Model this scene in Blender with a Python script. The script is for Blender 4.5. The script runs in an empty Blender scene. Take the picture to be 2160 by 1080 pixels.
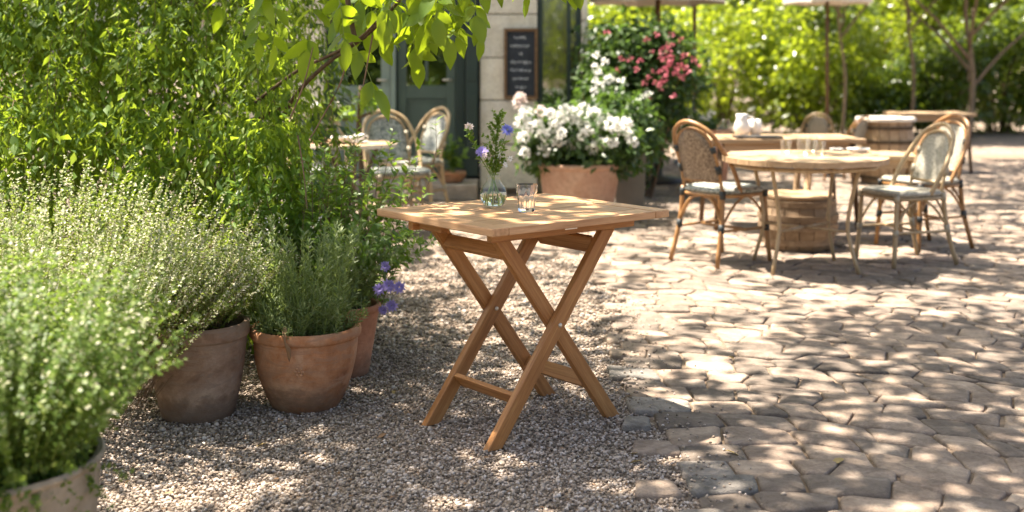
import bpy, math, random
import numpy as np
from mathutils import Vector, Matrix

random.seed(7)
RNG = np.random.default_rng(7)
scene = bpy.context.scene
COL = scene.collection
R = math.radians

# ------------------------------------------------------------------ camera, sky, sun, exposure
F_PX, CAM_H, HORIZON = 2520.0, 1.2535, 130.0          # photograph is 2160 px wide
cam_d = bpy.data.cameras.new('camera')
cam_d.sensor_width = 36.0
cam_d.lens = 36.0 * F_PX / 2160.0
cam_d.shift_y = -(540.0 - HORIZON) / 2160.0
cam_d.clip_start, cam_d.clip_end = 0.05, 500.0
cam_d.dof.use_dof = True
cam_d.dof.focus_distance = 4.05
cam_d.dof.aperture_fstop = 2.2
cam = bpy.data.objects.new('camera', cam_d)
cam.location = (0, 0, CAM_H)
cam.rotation_euler = (R(90), 0, 0)
COL.objects.link(cam)
scene.camera = cam

SH = np.array([0.37, -0.17])                           # shadow displacement per metre of height
to_sun = Vector((-SH[0], -SH[1], 1.0)).normalized()
SUN_ELEV = math.asin(to_sun.z)
world = bpy.data.worlds.new('World')
scene.world = world
world.use_nodes = True
wn = world.node_tree.nodes
wl = world.node_tree.links
sky = wn.new('ShaderNodeTexSky')
sky.sky_type = 'NISHITA'
sky.sun_disc = False
sky.dust_density = 4.0
sky.ozone_density = 0.6
sky.air_density = 0.9
sky.sun_elevation = SUN_ELEV
sky.sun_rotation = math.atan2(to_sun.x, to_sun.y) % (2 * math.pi)
wl.new(sky.outputs[0], wn['Background'].inputs[0])
wn['Background'].inputs[1].default_value = 0.075
sun_d = bpy.data.lights.new('sun', 'SUN')
sun_d.energy = 5.0
sun_d.angle = R(0.6)
sun_d.color = (1.0, 0.90, 0.79)
sun = bpy.data.objects.new('sun', sun_d)
sun.rotation_euler = (-to_sun).to_track_quat('-Z', 'Y').to_euler()
sun.location = (-3, 8, 12)
COL.objects.link(sun)
vs = scene.view_settings
vs.view_transform, vs.look, vs.exposure, vs.gamma, vs.use_curve_mapping = 'Standard', 'None', 2.2, 1.0, False
cy = scene.cycles
cy.use_denoising = True
cy.max_bounces = 10
cy.diffuse_bounces = 5
cy.transparent_max_bounces = 12
cy.transmission_bounces = 10
cy.sample_clamp_indirect = 6.0
cy.blur_glossy = 0.6


def W(px, py, d):
    """point seen at photograph pixel (px, py) at depth d"""
    return Vector(((px - 1080) / F_PX * d, d, CAM_H - (py - HORIZON) / F_PX * d))


def gd(py, z=0.0):
    return F_PX * (CAM_H - z) / (py - HORIZON)


# ------------------------------------------------------------------ mesh helpers
def link(o, parent=None):
    COL.objects.link(o)
    if parent is not None:
        o.parent = parent
    return o


def tag(o, label=None, cat=None, group=None, kind=None):
    if label: o['label'] = label
    if cat: o['category'] = cat
    if group: o['group'] = group
    if kind: o['kind'] = kind
    return o


def empty(name, loc=(0, 0, 0), rz=0.0, label=None, cat=None, group=None):
    o = bpy.data.objects.new(name, None)
    o.empty_display_size = 0.1
    o.location = loc
    o.rotation_euler = (0, 0, rz)
    link(o)
    return tag(o, label, cat, group)


class MB:
    def __init__(self):
        self.v, self.f = [], []

    def add(self, vs_, fs_):
        b = len(self.v)
        self.v += [tuple(p) for p in vs_]
        self.f += [tuple(i + b for i in f) for f in fs_]
        return self

    def box(self, c, s, m=None):
        x, y, z = s[0] / 2, s[1] / 2, s[2] / 2
        vs_ = [Vector(p) for p in ((-x, -y, -z), (x, -y, -z), (x, y, -z), (-x, y, -z), (-x, -y, z), (x, -y, z), (x, y, z), (-x, y, z))]
        if m is not None: vs_ = [m @ p for p in vs_]
        return self.add([p + Vector(c) for p in vs_], [(0, 3, 2, 1), (4, 5, 6, 7), (0, 1, 5, 4), (1, 2, 6, 5), (2, 3, 7, 6), (3, 0, 4, 7)])

    def tube(self, pts, rad, n=8, cap=True):
        pts = [Vector(p) for p in pts]
        if not hasattr(rad, '__len__'): rad = [rad] * len(pts)
        vs_, fs_ = [], []
        up = Vector((0, 0, 1))
        prev = None
        for i, p in enumerate(pts):
            t = (pts[min(i + 1, len(pts) - 1)] - pts[max(i - 1, 0)])
            t = t.normalized() if t.length > 1e-9 else Vector((0, 0, 1))
            if prev is None:
                a = t.cross(up) if abs(t.z) < 0.9 else t.cross(Vector((1, 0, 0)))
            else:
                a = prev - t * prev.dot(t)
            a.normalize()
            prev = a
            b = t.cross(a)
            for k in range(n):
                q = 2 * math.pi * k / n
                vs_.append(p + (a * math.cos(q) + b * math.sin(q)) * rad[i])
        for i in range(len(pts) - 1):
            for k in range(n):
                fs_.append((i * n + k, i * n + (k + 1) % n, (i + 1) * n + (k + 1) % n, (i + 1) * n + k))
        if cap:
            fs_.append(tuple(range(n))[::-1])
            fs_.append(tuple(range((len(pts) - 1) * n, len(pts) * n)))
        return self.add(vs_, fs_)

    def lathe(self, prof, n=32, c=(0, 0, 0), wob=0.0):
        vs_, fs_ = [], []
        for i, (r, z) in enumerate(prof):
            for k in range(n):
                q = 2 * math.pi * k / n
                rr = r * (1 + wob * math.sin(3 * q + i) * 0.5 + wob * math.sin(5 * q + 2) * 0.3)
                vs_.append((c[0] + rr * math.cos(q), c[1] + rr * math.sin(q), c[2] + z))
        for i in range(len(prof) - 1):
            for k in range(n):
                fs_.append((i * n + k, i * n + (k + 1) % n, (i + 1) * n + (k + 1) % n, (i + 1) * n + k))
        if prof[0][0] > 1e-6: fs_.append(tuple(range(n))[::-1])
        if prof[-1][0] > 1e-6: fs_.append(tuple(range((len(prof) - 1) * n, len(prof) * n)))
        return self.add(vs_, fs_)

    def build(self, name, mat, parent=None, smooth=False, bevel=0.0, loc=None, rot=None):
        me = bpy.data.meshes.new(name)
        me.from_pydata(self.v, [], self.f)
        if smooth:
            me.polygons.foreach_set('use_smooth', [True] * len(me.polygons))
        me.materials.append(mat)
        me.update()
        o = link(bpy.data.objects.new(name, me), parent)
        if loc is not None: o.location = loc
        if rot is not None: o.rotation_euler = rot
        if bevel:
            b = o.modifiers.new('bevel', 'BEVEL')
            b.width, b.segments, b.limit_method = bevel, 2, 'ANGLE'
            b.harden_normals = False
        return o


def smooth_angle(o, deg=40):
    me = o.data
    me.polygons.foreach_set('use_smooth', [True] * len(me.polygons))
    try:
        me.set_sharp_from_angle(angle=R(deg))
    except Exception:
        pass
    return o


def np_obj(name, V, F, mat, parent=None, smooth=False):
    """V (n,3), F (m,k) - one joined mesh"""
    me = bpy.data.meshes.new(name)
    V = np.asarray(V, np.float32)
    F = np.asarray(F, np.int32)
    m, k = F.shape
    me.vertices.add(len(V))
    me.vertices.foreach_set('co', V.ravel())
    me.loops.add(m * k)
    me.loops.foreach_set('vertex_index', F.ravel())
    me.polygons.add(m)
    me.polygons.foreach_set('loop_start', np.arange(0, m * k, k, dtype=np.int32))
    if smooth:
        me.polygons.foreach_set('use_smooth', np.ones(m, bool))
    me.update(calc_edges=True)
    me.materials.append(mat)
    return link(bpy.data.objects.new(name, me), parent)


def unit(a):
    return a / np.maximum(np.linalg.norm(a, axis=-1, keepdims=True), 1e-9)


LEAF4 = (np.array([(0, 0, 0), (.42, .24, .07), (1, 0, -.08), (.42, -.24, .07), (.48, 0, 0)], float), np.array([(0, 4, 1), (1, 4, 2), (2, 4, 3), (3, 4, 0)]))
LEAF2 = (np.array([(0, 0, 0), (.5, .22, .06), (1, 0, 0), (.5, -.22, .06)], float), np.array([(0, 2, 1), (0, 3, 2)]))
ROUND2 = (np.array([(0, 0, 0), (.5, .38, .06), (1, 0, 0), (.5, -.38, .06)], float), np.array([(0, 2, 1), (0, 3, 2)]))
LANCE = (np.array([(0, 0, 0), (.45, .16, .05), (1, 0, -.06), (.45, -.16, .05)], float), np.array([(0, 2, 1), (0, 3, 2)]))
NEEDLE = (np.array([(0, 0, 0), (.5, .10, .03), (1, 0, 0), (.5, -.10, .03)], float), np.array([(0, 2, 1), (0, 3, 2)]))


def leaves(tpl, pos, axis, nrm, size):
    tv, tf = tpl
    n = len(pos)
    a = unit(axis)
    b = unit(np.cross(nrm, a))
    c = np.cross(a, b)
    s = np.broadcast_to(np.asarray(size, float).reshape(-1, 1, 1), (n, 1, 1))
    V = pos[:, None, :] + s * (tv[None, :, 0:1] * a[:, None] + tv[None, :, 1:2] * b[:, None] + tv[None, :, 2:3] * c[:, None])
    F = tf[None] + (np.arange(n) * len(tv))[:, None, None]
    return V.reshape(-1, 3), F.reshape(-1, tf.shape[1])


def merge(parts):
    V, F, o = [], [], 0
    for v, f in parts:
        V.append(v); F.append(f + o); o += len(v)
    return np.concatenate(V), np.concatenate(F)


def rv(n, s=1.0):
    return RNG.normal(size=(n, 3)) * s


def tubes_np(paths, r0, r1, n=4):
    """paths (k, m, 3) -> thin tapered stems, as quads"""
    k, m, _ = paths.shape
    t = np.gradient(paths, axis=1)
    t = unit(t)
    ref = np.where(np.abs(t[..., 2:3]) < .9, np.array([0, 0, 1.0]), np.array([1.0, 0, 0]))
    a = unit(np.cross(t, ref)); b = np.cross(t, a)
    rad = np.linspace(r0, r1, m)[None, :, None]
    rings = []
    for i in range(n):
        q = 2 * math.pi * i / n
        rings.append(paths + rad * (a * math.cos(q) + b * math.sin(q)))
    V = np.stack(rings, 2)                       # k,m,n,3
    idx = np.arange(k * m * n).reshape(k, m, n)
    nx = np.roll(idx, -1, axis=2)
    F = np.stack([idx[:, :-1], nx[:, :-1], nx[:, 1:], idx[:, 1:]], -1).reshape(-1, 4)
    return V.reshape(-1, 3), F


def stems(center, r_base, n, length, spread, droop, m=7, up=1.0, wob=.02, lean=(0, 0), lo=.6):
    """n polylines from a disc: (n, m, 3)"""
    q = RNG.uniform(0, 2 * math.pi, n)
    rr = np.sqrt(RNG.uniform(0, 1, n))
    base = np.stack([center[0] + rr * r_base * np.cos(q), center[1] + rr * r_base * np.sin(q), np.full(n, center[2])], 1)
    ang = spread * (0.25 * RNG.uniform(0, 1, n) + .75 * rr) * RNG.uniform(.6, 1.15, n)
    q2 = q + RNG.normal(0, .4, n)
    d = np.stack([np.sin(ang) * np.cos(q2) + lean[0], np.sin(ang) * np.sin(q2) + lean[1], np.cos(ang) * up], 1)
    d = unit(d)
    L = length * RNG.uniform(lo, 1.08, n)
    s = np.linspace(0, 1, m)
    P = base[:, None] + d[:, None] * (L[:, None] * s[None])[..., None]
    P[..., 2] -= droop * (L[:, None] * s[None] ** 2) * np.sin(ang)[:, None]
    w = RNG.normal(0, wob, (n, m, 3)).cumsum(1) * s[None, :, None]
    return P + w


def along(paths, per, t0=.1, t1=1.0):
    k, m, _ = paths.shape
    t = RNG.uniform(t0, t1, (k, per)) * (m - 1)
    i = np.minimum(t.astype(int), m - 2)
    f = (t - i)[..., None]
    kk = np.arange(k)[:, None]
    p = paths[kk, i] * (1 - f) + paths[kk, i + 1] * f
    d = unit(paths[kk, i + 1] - paths[kk, i])
    return p.reshape(-1, 3), d.reshape(-1, 3), (t / (m - 1)).ravel()


def sprig_leaves(paths, per, tpl, size, out=1.0, fwd=.6, t0=.1, t1=1., szvar=.3):
    p, d, t = along(paths, per, t0, t1)
    n = len(p)
    side = unit(np.cross(d, rv(n)))
    ax = unit(side * out + d * fwd)
    nr = unit(d + rv(n, .4) + np.array([0, 0, .5]))
    return leaves(tpl, p, ax, nr, size * RNG.uniform(1 - szvar, 1 + szvar, n))


# ------------------------------------------------------------------ materials
def new_mat(name):
    m = bpy.data.materials.new(name)
    m.use_nodes = True
    nt = m.node_tree
    b = nt.nodes['Principled BSDF']
    return m, nt, b


def N(nt, typ, **kw):
    n = nt.nodes.new(typ)
    for k, v in kw.items():
        if k.startswith('i_'):
            n.inputs[k[2:].replace('_', ' ')].default_value = v
        else:
            setattr(n, k, v)
    return n


def ramp(nt, fac, stops):
    r = nt.nodes.new('ShaderNodeValToRGB')
    els = r.color_ramp.elements
    while len(els) < len(stops): els.new(.5)
    for e, (p, c) in zip(els, stops):
        e.position = p
        e.color = (*c, 1) if len(c) == 3 else c
    nt.links.new(fac, r.inputs[0])
    return r.outputs[0]


def mixc(nt, a, b, fac, mode='MIX'):
    n = nt.nodes.new('ShaderNodeMix')
    n.data_type = 'RGBA'
    n.blend_type = mode
    for s, v in ((0, fac), (6, a), (7, b)):
        if hasattr(v, 'is_linked') or isinstance(v, bpy.types.NodeSocket):
            nt.links.new(v, n.inputs[s])
        else:
            n.inputs[s].default_value = v if s == 0 else ((*v, 1) if len(v) == 3 else v)
    return n.outputs[2]


def bump(nt, b, h, strength=.3, dist=.01):
    n = nt.nodes.new('ShaderNodeBump')
    n.inputs['Strength'].default_value = strength
    n.inputs['Distance'].default_value = dist
    nt.links.new(h, n.inputs['Height'])
    nt.links.new(n.outputs[0], b.inputs['Normal'])


def noise(nt, scale, detail=4, rough=.55, vec=None, dist=0.0):
    n = N(nt, 'ShaderNodeTexNoise')
    n.inputs['Scale'].default_value = scale
    n.inputs['Detail'].default_value = detail
    n.inputs['Roughness'].default_value = rough
    n.inputs['Distortion'].default_value = dist
    if vec is not None: nt.links.new(vec, n.inputs['Vector'])
    return n.outputs['Fac']


def coords(nt, which='Object', scale=None, rnd=False):
    tc = N(nt, 'ShaderNodeTexCoord')
    out = tc.outputs[which]
    if rnd:
        oi = N(nt, 'ShaderNodeObjectInfo')
        mu = N(nt, 'ShaderNodeMath', operation='MULTIPLY')
        mu.inputs[1].default_value = 37.0
        nt.links.new(oi.outputs['Random'], mu.inputs[0])
        va = N(nt, 'ShaderNodeVectorMath', operation='ADD')
        nt.links.new(out, va.inputs[0])
        nt.links.new(mu.outputs[0], va.inputs[1])
        out = va.outputs[0]
    if scale:
        mp = N(nt, 'ShaderNodeMapping')
        mp.inputs['Scale'].default_value = scale
        nt.links.new(out, mp.inputs['Vector'])
        out = mp.outputs[0]
    return out


def plain(name, col, rough=.6, metal=0.0, var=.12, scale=8, bmp=0.0, spec=.4):
    m, nt, b = new_mat(name)
    f = noise(nt, scale, 5, .6, coords(nt, 'Object', None, True))
    c = ramp(nt, f, [(.3, tuple(x * (1 - var) for x in col)), (.7, tuple(min(1, x * (1 + var)) for x in col))])
    nt.links.new(c, b.inputs['Base Color'])
    b.inputs['Roughness'].default_value = rough
    b.inputs['Metallic'].default_value = metal
    b.inputs['Specular IOR Level'].default_value = spec
    if bmp: bump(nt, b, noise(nt, scale * 6, 3), bmp, .005)
    return m


def leaf_mat(name, c0, c1, trans, tfac=.45, rough=.42, spec=.35, c2=None):
    m, nt, b = new_mat(name)
    g = N(nt, 'ShaderNodeNewGeometry')
    stops = [(0, c0), (.8, c1)] + ([(1.0, c2)] if c2 else [])
    col = ramp(nt, g.outputs['Random Per Island'], stops)
    nt.links.new(col, b.inputs['Base Color'])
    b.inputs['Roughness'].default_value = rough
    b.inputs['Specular IOR Level'].default_value = spec
    tr = N(nt, 'ShaderNodeBsdfTranslucent')
    tcol = mixc(nt, trans, col, .3)
    nt.links.new(tcol, tr.inputs['Color'])
    mx = N(nt, 'ShaderNodeMixShader')
    mx.inputs[0].default_value = tfac
    nt.links.new(b.outputs[0], mx.inputs[1])
    nt.links.new(tr.outputs[0], mx.inputs[2])
    nt.links.new(mx.outputs[0], nt.nodes['Material Output'].inputs['Surface'])
    return m


def wood_mat(name, dark, mid, light, grain=1.0, rough=.5, spec=.35, axis=0):
    m, nt, b = new_mat(name)
    sc = [1.5, 28, 28]
    sc = sc if axis == 0 else [28, 1.5, 28] if axis == 1 else [28, 28, 1.5]
    v = coords(nt, 'Object', tuple(sc), True)
    f1 = noise(nt, 1.4, 6, .6, v, .6)
    v2 = coords(nt, 'Object', tuple(s * 5 for s in sc), True)
    f2 = noise(nt, 1.6, 4, .7, v2)
    c = ramp(nt, f1, [(.25, dark), (.5, mid), (.75, light)])
    d = ramp(nt, f2, [(.35, (.55, .5, .45)), (.6, (1, 1, 1))])
    c2 = mixc(nt, c, d, .55 * grain, 'MULTIPLY')
    oi = N(nt, 'ShaderNodeObjectInfo')
    tint = ramp(nt, oi.outputs['Random'], [(0, (.84, .82, .8)), (1, (1.08, 1.06, 1.04))])
    c3 = mixc(nt, c2, tint, 1.0, 'MULTIPLY')
    nt.links.new(c3, b.inputs['Base Color'])
    b.inputs['Roughness'].default_value = rough
    b.inputs['Specular IOR Level'].default_value = spec
    bump(nt, b, f2, .12, .002)
    return m


def terracotta_mat(name, base, pale, dark, amt=.5, splash=1.0):
    m, nt, b = new_mat(name)
    v = coords(nt, 'Object', None, True)
    f = noise(nt, 6, 7, .65, v, .4)
    f2 = noise(nt, 30, 4, .7, v)
    vs2 = coords(nt, 'Object', (3, 3, 14), True)
    f3 = noise(nt, 3, 5, .65, vs2, .8)
    c = ramp(nt, f, [(.28, dark), (.48, base), (.7, pale)])
    c = mixc(nt, c, mixc(nt, pale, dark, f2), ramp(nt, f3, [(.50, (0, 0, 0)), (.58, (amt, amt, amt))]))
    g = ramp(nt, f2, [(.35, (.74, .71, .68)), (.6, (1, 1, 1))])
    # soil splashed up from the ground and a salty tide line above it
    sx = N(nt, 'ShaderNodeSeparateXYZ'); nt.links.new(coords(nt, 'Object'), sx.inputs[0])
    zz = N(nt, 'ShaderNodeMath', operation='MULTIPLY_ADD'); nt.links.new(noise(nt, 22, 5, .7, v), zz.inputs[0]); zz.inputs[1].default_value = -.11; nt.links.new(sx.outputs[2], zz.inputs[2])
    c = mixc(nt, c, (.10, .07, .05), ramp(nt, zz.outputs[0], [(0, (.5 * splash,) * 3), (.05, (0, 0, 0))]))
    c = mixc(nt, c, pale, ramp(nt, zz.outputs[0], [(.03, (0, 0, 0)), (.05, (.35 * splash,) * 3), (.09, (0, 0, 0))]))
    nt.links.new(mixc(nt, c, g, .7, 'MULTIPLY'), b.inputs['Base Color'])
    b.inputs['Roughness'].default_value = .82
    b.inputs['Specular IOR Level'].default_value = .2
    mu = N(nt, 'ShaderNodeMath', operation='ADD')
    nt.links.new(f2, mu.inputs[0]); nt.links.new(f3, mu.inputs[1])
    bump(nt, b, mu.outputs[0], .35, .006)
    return m


def stone_mat(name, cols, rnd=True, sc=9, bmp=.5, rough=.85):
    m, nt, b = new_mat(name)
    v = coords(nt, 'Object', None, rnd)
    f = noise(nt, sc, 7, .65, v, .8)
    f2 = noise(nt, sc * 8, 4, .7, v)
    c = ramp(nt, f, [(.3, cols[0]), (.5, cols[1]), (.72, cols[2])])
    g = N(nt, 'ShaderNodeNewGeometry')
    oi = N(nt, 'ShaderNodeObjectInfo')
    ad = N(nt, 'ShaderNodeMath', operation='ADD'); nt.links.new(oi.outputs['Random'], ad.inputs[0]); nt.links.new(g.outputs['Random Per Island'], ad.inputs[1])
    fr = N(nt, 'ShaderNodeMath', operation='FRACT'); nt.links.new(ad.outputs[0], fr.inputs[0])
    tint = ramp(nt, fr.outputs[0], [(0, (.58, .565, .54)), (.3, (.82, .79, .75)), (.6, (1.02, .94, .86)), (.8, (1.15, 1.06, .95)), (1, (1.42, 1.32, 1.18))])
    c = mixc(nt, c, tint, 1.0 if rnd else .25, 'MULTIPLY')
    dk = ramp(nt, f2, [(.32, (.62, .6, .58)), (.58, (1, 1, 1))])
    nt.links.new(mixc(nt, c, dk, .6, 'MULTIPLY'), b.inputs['Base Color'])
    b.inputs['Roughness'].default_value = rough
    b.inputs['Specular IOR Level'].default_value = .25
    mu = N(nt, 'ShaderNodeMath', operation='MULTIPLY_ADD')
    nt.links.new(f2, mu.inputs[0]); mu.inputs[1].default_value = .35; nt.links.new(f, mu.inputs[2])
    bump(nt, b, mu.outputs[0], bmp, .035)
    return m


def weave_mat(name, ca, cb, scale=60, mixs=.5):
    m, nt, b = new_mat(name)
    v = coords(nt, 'Object')
    ch = N(nt, 'ShaderNodeTexVoronoi', feature='F1', distance='CHEBYCHEV')
    ch.inputs['Scale'].default_value = scale
    ch.inputs['Randomness'].default_value = .35
    nt.links.new(v, ch.inputs['Vector'])
    sep = N(nt, 'ShaderNodeSeparateColor')
    nt.links.new(ch.outputs['Color'], sep.inputs[0])
    c = ramp(nt, sep.outputs[0], [(mixs - .06, ca), (mixs + .06, cb)])
    edge = ramp(nt, ch.outputs['Distance'], [(.35, (1, 1, 1)), (.6, (.45, .45, .45))])
    nt.links.new(mixc(nt, c, edge, .8, 'MULTIPLY'), b.inputs['Base Color'])
    b.inputs['Roughness'].default_value = .5
    bump(nt, b, ch.outputs['Distance'], -.6, .004)
    return m


def glass_mat(name, col=(1, 1, 1), ior=1.45, rough=0.0):
    m, nt, b = new_mat(name)
    b.inputs['Base Color'].default_value = (*col, 1)
    b.inputs['Roughness'].default_value = rough
    b.inputs['IOR'].default_value = ior
    b.inputs['Transmission Weight'].default_value = 1.0
    f = noise(nt, 40, 2, .5, coords(nt))
    bump(nt, b, f, .03, .002)
    return m


def thin_glass(name, tint=(.9, .95, .93), refl=.12):
    m, nt, b = new_mat(name)
    tr = N(nt, 'ShaderNodeBsdfTransparent'); tr.inputs[0].default_value = (*tint, 1)
    gl = N(nt, 'ShaderNodeBsdfGlossy'); gl.inputs['Roughness'].default_value = .03
    lw = N(nt, 'ShaderNodeLayerWeight'); lw.inputs[0].default_value = .5
    pw = N(nt, 'ShaderNodeMath', operation='POWER'); pw.inputs[1].default_value = 4.0
    nt.links.new(lw.outputs['Facing'], pw.inputs[0])
    ad = N(nt, 'ShaderNodeMath', operation='MULTIPLY_ADD'); ad.inputs[1].default_value = .55; ad.inputs[2].default_value = refl
    nt.links.new(pw.outputs[0], ad.inputs[0])
    mx = N(nt, 'ShaderNodeMixShader')
    nt.links.new(ad.outputs[0], mx.inputs[0]); nt.links.new(tr.outputs[0], mx.inputs[1]); nt.links.new(gl.outputs[0], mx.inputs[2])
    nt.links.new(mx.outputs[0], nt.nodes['Material Output'].inputs['Surface'])
    return m


def gravel_sheet_mat():
    m, nt, b = new_mat('gravel_ground')
    v = coords(nt, 'Object')
    vo = N(nt, 'ShaderNodeTexVoronoi', feature='F1'); vo.inputs['Scale'].default_value = 62
    nt.links.new(v, vo.inputs['Vector'])
    sep = N(nt, 'ShaderNodeSeparateColor'); nt.links.new(vo.outputs['Color'], sep.inputs[0])
    c = ramp(nt, sep.outputs[0], [(0, (.13, .10, .075)), (.4, (.26, .20, .15)), (.75, (.36, .29, .23)), (1, (.5, .43, .36))])
    big = noise(nt, .9, 5, .6, v)
    t = ramp(nt, big, [(.3, (.78, .76, .74)), (.7, (1.1, 1.08, 1.05))])
    e = ramp(nt, vo.outputs['Distance'], [(.3, (1, 1, 1)), (.75, (.4, .38, .36))])
    c = mixc(nt, mixc(nt, c, t, 1, 'MULTIPLY'), e, .9, 'MULTIPLY')
    nt.links.new(c, b.inputs['Base Color'])
    b.inputs['Roughness'].default_value = .9
    b.inputs['Specular IOR Level'].default_value = .2
    bump(nt, b, vo.outputs['Distance'], -.9, .012)
    return m


def pebble_mat():
    m, nt, b = new_mat('gravel_pebbles')
    g = N(nt, 'ShaderNodeNewGeometry')
    c = ramp(nt, g.outputs['Random Per Island'], [(0, (.115, .09, .066)), (.25, (.215, .168, .125)), (.6, (.345, .28, .212)), (.85, (.45, .375, .31)), (1, (.60, .53, .46))])
    f = noise(nt, 60, 3, .6, coords(nt))
    t = ramp(nt, f, [(.3, (.8, .8, .8)), (.7, (1.08, 1.06, 1.04))])
    nt.links.new(mixc(nt, c, t, 1, 'MULTIPLY'), b.inputs['Base Color'])
    b.inputs['Roughness'].default_value = .78
    b.inputs['Specular IOR Level'].default_value = .25
    return m


M = {}
M['teak'] = wood_mat('teak', (.28, .115, .034), (.43, .20, .065), (.55, .30, .115), 1.0, .48)
M['teak_top'] = wood_mat('teak_weathered', (.36, .185, .085), (.52, .30, .145), (.65, .42, .235), .8, .5)
M['rattan'] = wood_mat('rattan', (.20, .095, .03), (.33, .17, .06), (.44, .26, .11), .5, .4, .5, 2)
M['pale_rattan'] = wood_mat('pale_rattan', (.30, .205, .10), (.42, .305, .165), (.53, .41, .25), .5, .42, .5, 2)
M['old_wood'] = wood_mat('old_wood', (.30, .19, .10), (.44, .30, .17), (.56, .41, .26), .8, .55)
M['dark_wood'] = wood_mat('dark_wood', (.07, .04, .02), (.13, .075, .035), (.2, .12, .06), .8, .6)
M['board_frame'] = wood_mat('board_frame', (.10, .055, .025), (.17, .095, .045), (.25, .15, .075), .8, .6)
M['cask_wood'] = wood_mat('cask_wood', (.17, .115, .065), (.27, .19, .115), (.37, .28, .18), .9, .7)
M['bark'] = wood_mat('bark', (.06, .04, .025), (.12, .085, .055), (.2, .15, .1), 1, .9, .1, 2)
M['pale_bark'] = wood_mat('pale_bark', (.13, .095, .06), (.22, .17, .115), (.32, .26, .19), 1, .9, .1, 2)
M['twig'] = plain('twig', (.16, .10, .055), .8, 0, .3, 20)
M['green_stem'] = plain('green_stem', (.19, .26, .06), .6, 0, .25, 20)
M['terracotta'] = terracotta_mat('terracotta', (.44, .20, .09), (.54, .34, .21), (.22, .09, .045), .75)
M['terracotta_plain'] = terracotta_mat('terracotta_plain', (.47, .22, .12), (.52, .29, .18), (.38, .17, .09), .25)
M['terracotta_pale'] = terracotta_mat('terracotta_pale', (.52, .31, .20), (.60, .40, .28), (.44, .24, .15), .25)
M['terracotta_relief'] = terracotta_mat('terracotta_relief', (.46, .23, .11), (.54, .34, .21), (.36, .16, .08), .5, 0.0)
M['grey_clay'] = terracotta_mat('grey_clay', (.27, .175, .115), (.42, .32, .235), (.12, .075, .05), .8)
M['stone_pot'] = terracotta_mat('stone_pot', (.30, .25, .18), (.42, .37, .29), (.17, .14, .095), .6)
M['soil'] = plain('soil', (.035, .025, .018), .95, 0, .3, 40, .6)
M['gravel'] = gravel_sheet_mat()
M['pebble'] = pebble_mat()
M['cobble'] = stone_mat('cobble_stone', ((.145, .118, .096), (.236, .194, .158), (.36, .305, .252)))
M['cobble_grey'] = stone_mat('cobble_grey', ((.15, .14, .126), (.23, .217, .198), (.34, .322, .295)), True, 11, .7)
M['joint'] = plain('joint_soil', (.16, .115, .075), .95, 0, .35, 14, .8)
M['limestone'] = stone_mat('limestone', ((.62, .56, .46), (.75, .69, .59), (.82, .77, .68)), False, 5, .35)
M['mortar'] = plain('mortar', (.34, .29, .22), .95, 0, .2, 20, .4)
M['plinth'] = stone_mat('step_stone', ((.24, .21, .17), (.33, .29, .24), (.42, .38, .32)), False, 6, .4)
M['green_paint'] = plain('green_paint', (.075, .105, .082), .5, 0, .12, 5)
M['green_paint_lit'] = plain('green_paint_lit', (.20, .25, .21), .5, 0, .12, 5)  # door green made lighter: the light on the left leaf put into its colour
M['dark_green_paint'] = plain('dark_green_paint', (.025, .042, .034), .45, 0, .15, 5)
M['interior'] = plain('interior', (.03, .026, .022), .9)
M['slate'] = plain('slate', (.028, .032, .042), .75, 0, .25, 9)
M['chalk'] = plain('chalk', (.62, .63, .64), .95, 0, .2, 30)
M['brass'] = plain('brass', (.62, .57, .46), .38, .55, .1, 30)
M['steel'] = plain('steel', (.72, .72, .68), .3, .35, .1, 30)
M['iron'] = plain('iron', (.05, .045, .04), .5, .6, .2, 20)
M['white_metal'] = plain('aged_bronze', (.14, .11, .07), .5, .5, .2, 20)
M['canvas'] = plain('canvas', (.72, .67, .58), .85, 0, .05, 4)
M['china'] = plain('china', (.72, .68, .62), .2, 0, .04, 6, 0, .5)
M['pink_cloth'] = plain('pink_cloth', (.45, .2, .22), .9, 0, .1, 20)
M['cement'] = plain('grey_planter', (.20, .185, .15), .75, 0, .12, 6, .2)
M['binding'] = plain('binding', (.03, .035, .035), .5, 0, .2, 40)
M['white_binding'] = plain('white_binding', (.36, .31, .22), .5, 0, .1, 40)
M['weave_white'] = weave_mat('weave_white_green', (.08, .10, .085), (.46, .46, .40), 150, .42)
M['weave_brown'] = weave_mat('weave_brown', (.12, .075, .045), (.36, .27, .18), 190, .4)
M['weave_grey'] = weave_mat('weave_grey', (.24, .22, .17), (.42, .39, .31), 190, .5)
M['glass'] = glass_mat('clear_glass')
M['water'] = glass_mat('water', (.97, 1, .98), 1.33)
M['pane'] = thin_glass('window_pane', (.5, .55, .53), .22)
M['vase_glass'] = thin_glass('vase_glass', (.97, .985, .97), .035)
M['jar_glass'] = thin_glass('jar_glass', (.97, .98, .96), .05)
M['vine_leaf'] = leaf_mat('vine_leaf', (.03, .08, .008), (.115, .20, .022), (.46, .60, .035), .5, .58, .28, (.28, .34, .08))
M['big_leaf'] = leaf_mat('wisteria_leaf', (.04, .09, .008), (.10, .175, .014), (.52, .66, .015), .48, .38, .4)
M['thyme'] = leaf_mat('thyme_leaf', (.06, .10, .014), (.16, .205, .045), (.36, .46, .05), .4, .5, .3, (.30, .32, .13))
M['thyme_front'] = leaf_mat('front_thyme_leaf', (.04, .085, .012), (.125, .19, .035), (.32, .46, .05), .4, .5, .3, (.26, .30, .10))
M['bloom_sunlit_tips'] = leaf_mat('bloom_sunlit_tips', (.42, .42, .26), (.62, .60, .44), (.5, .5, .3), .35, .6, .2)  # cream flowers, and sunlit leaf tips put in as pale colour
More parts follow.
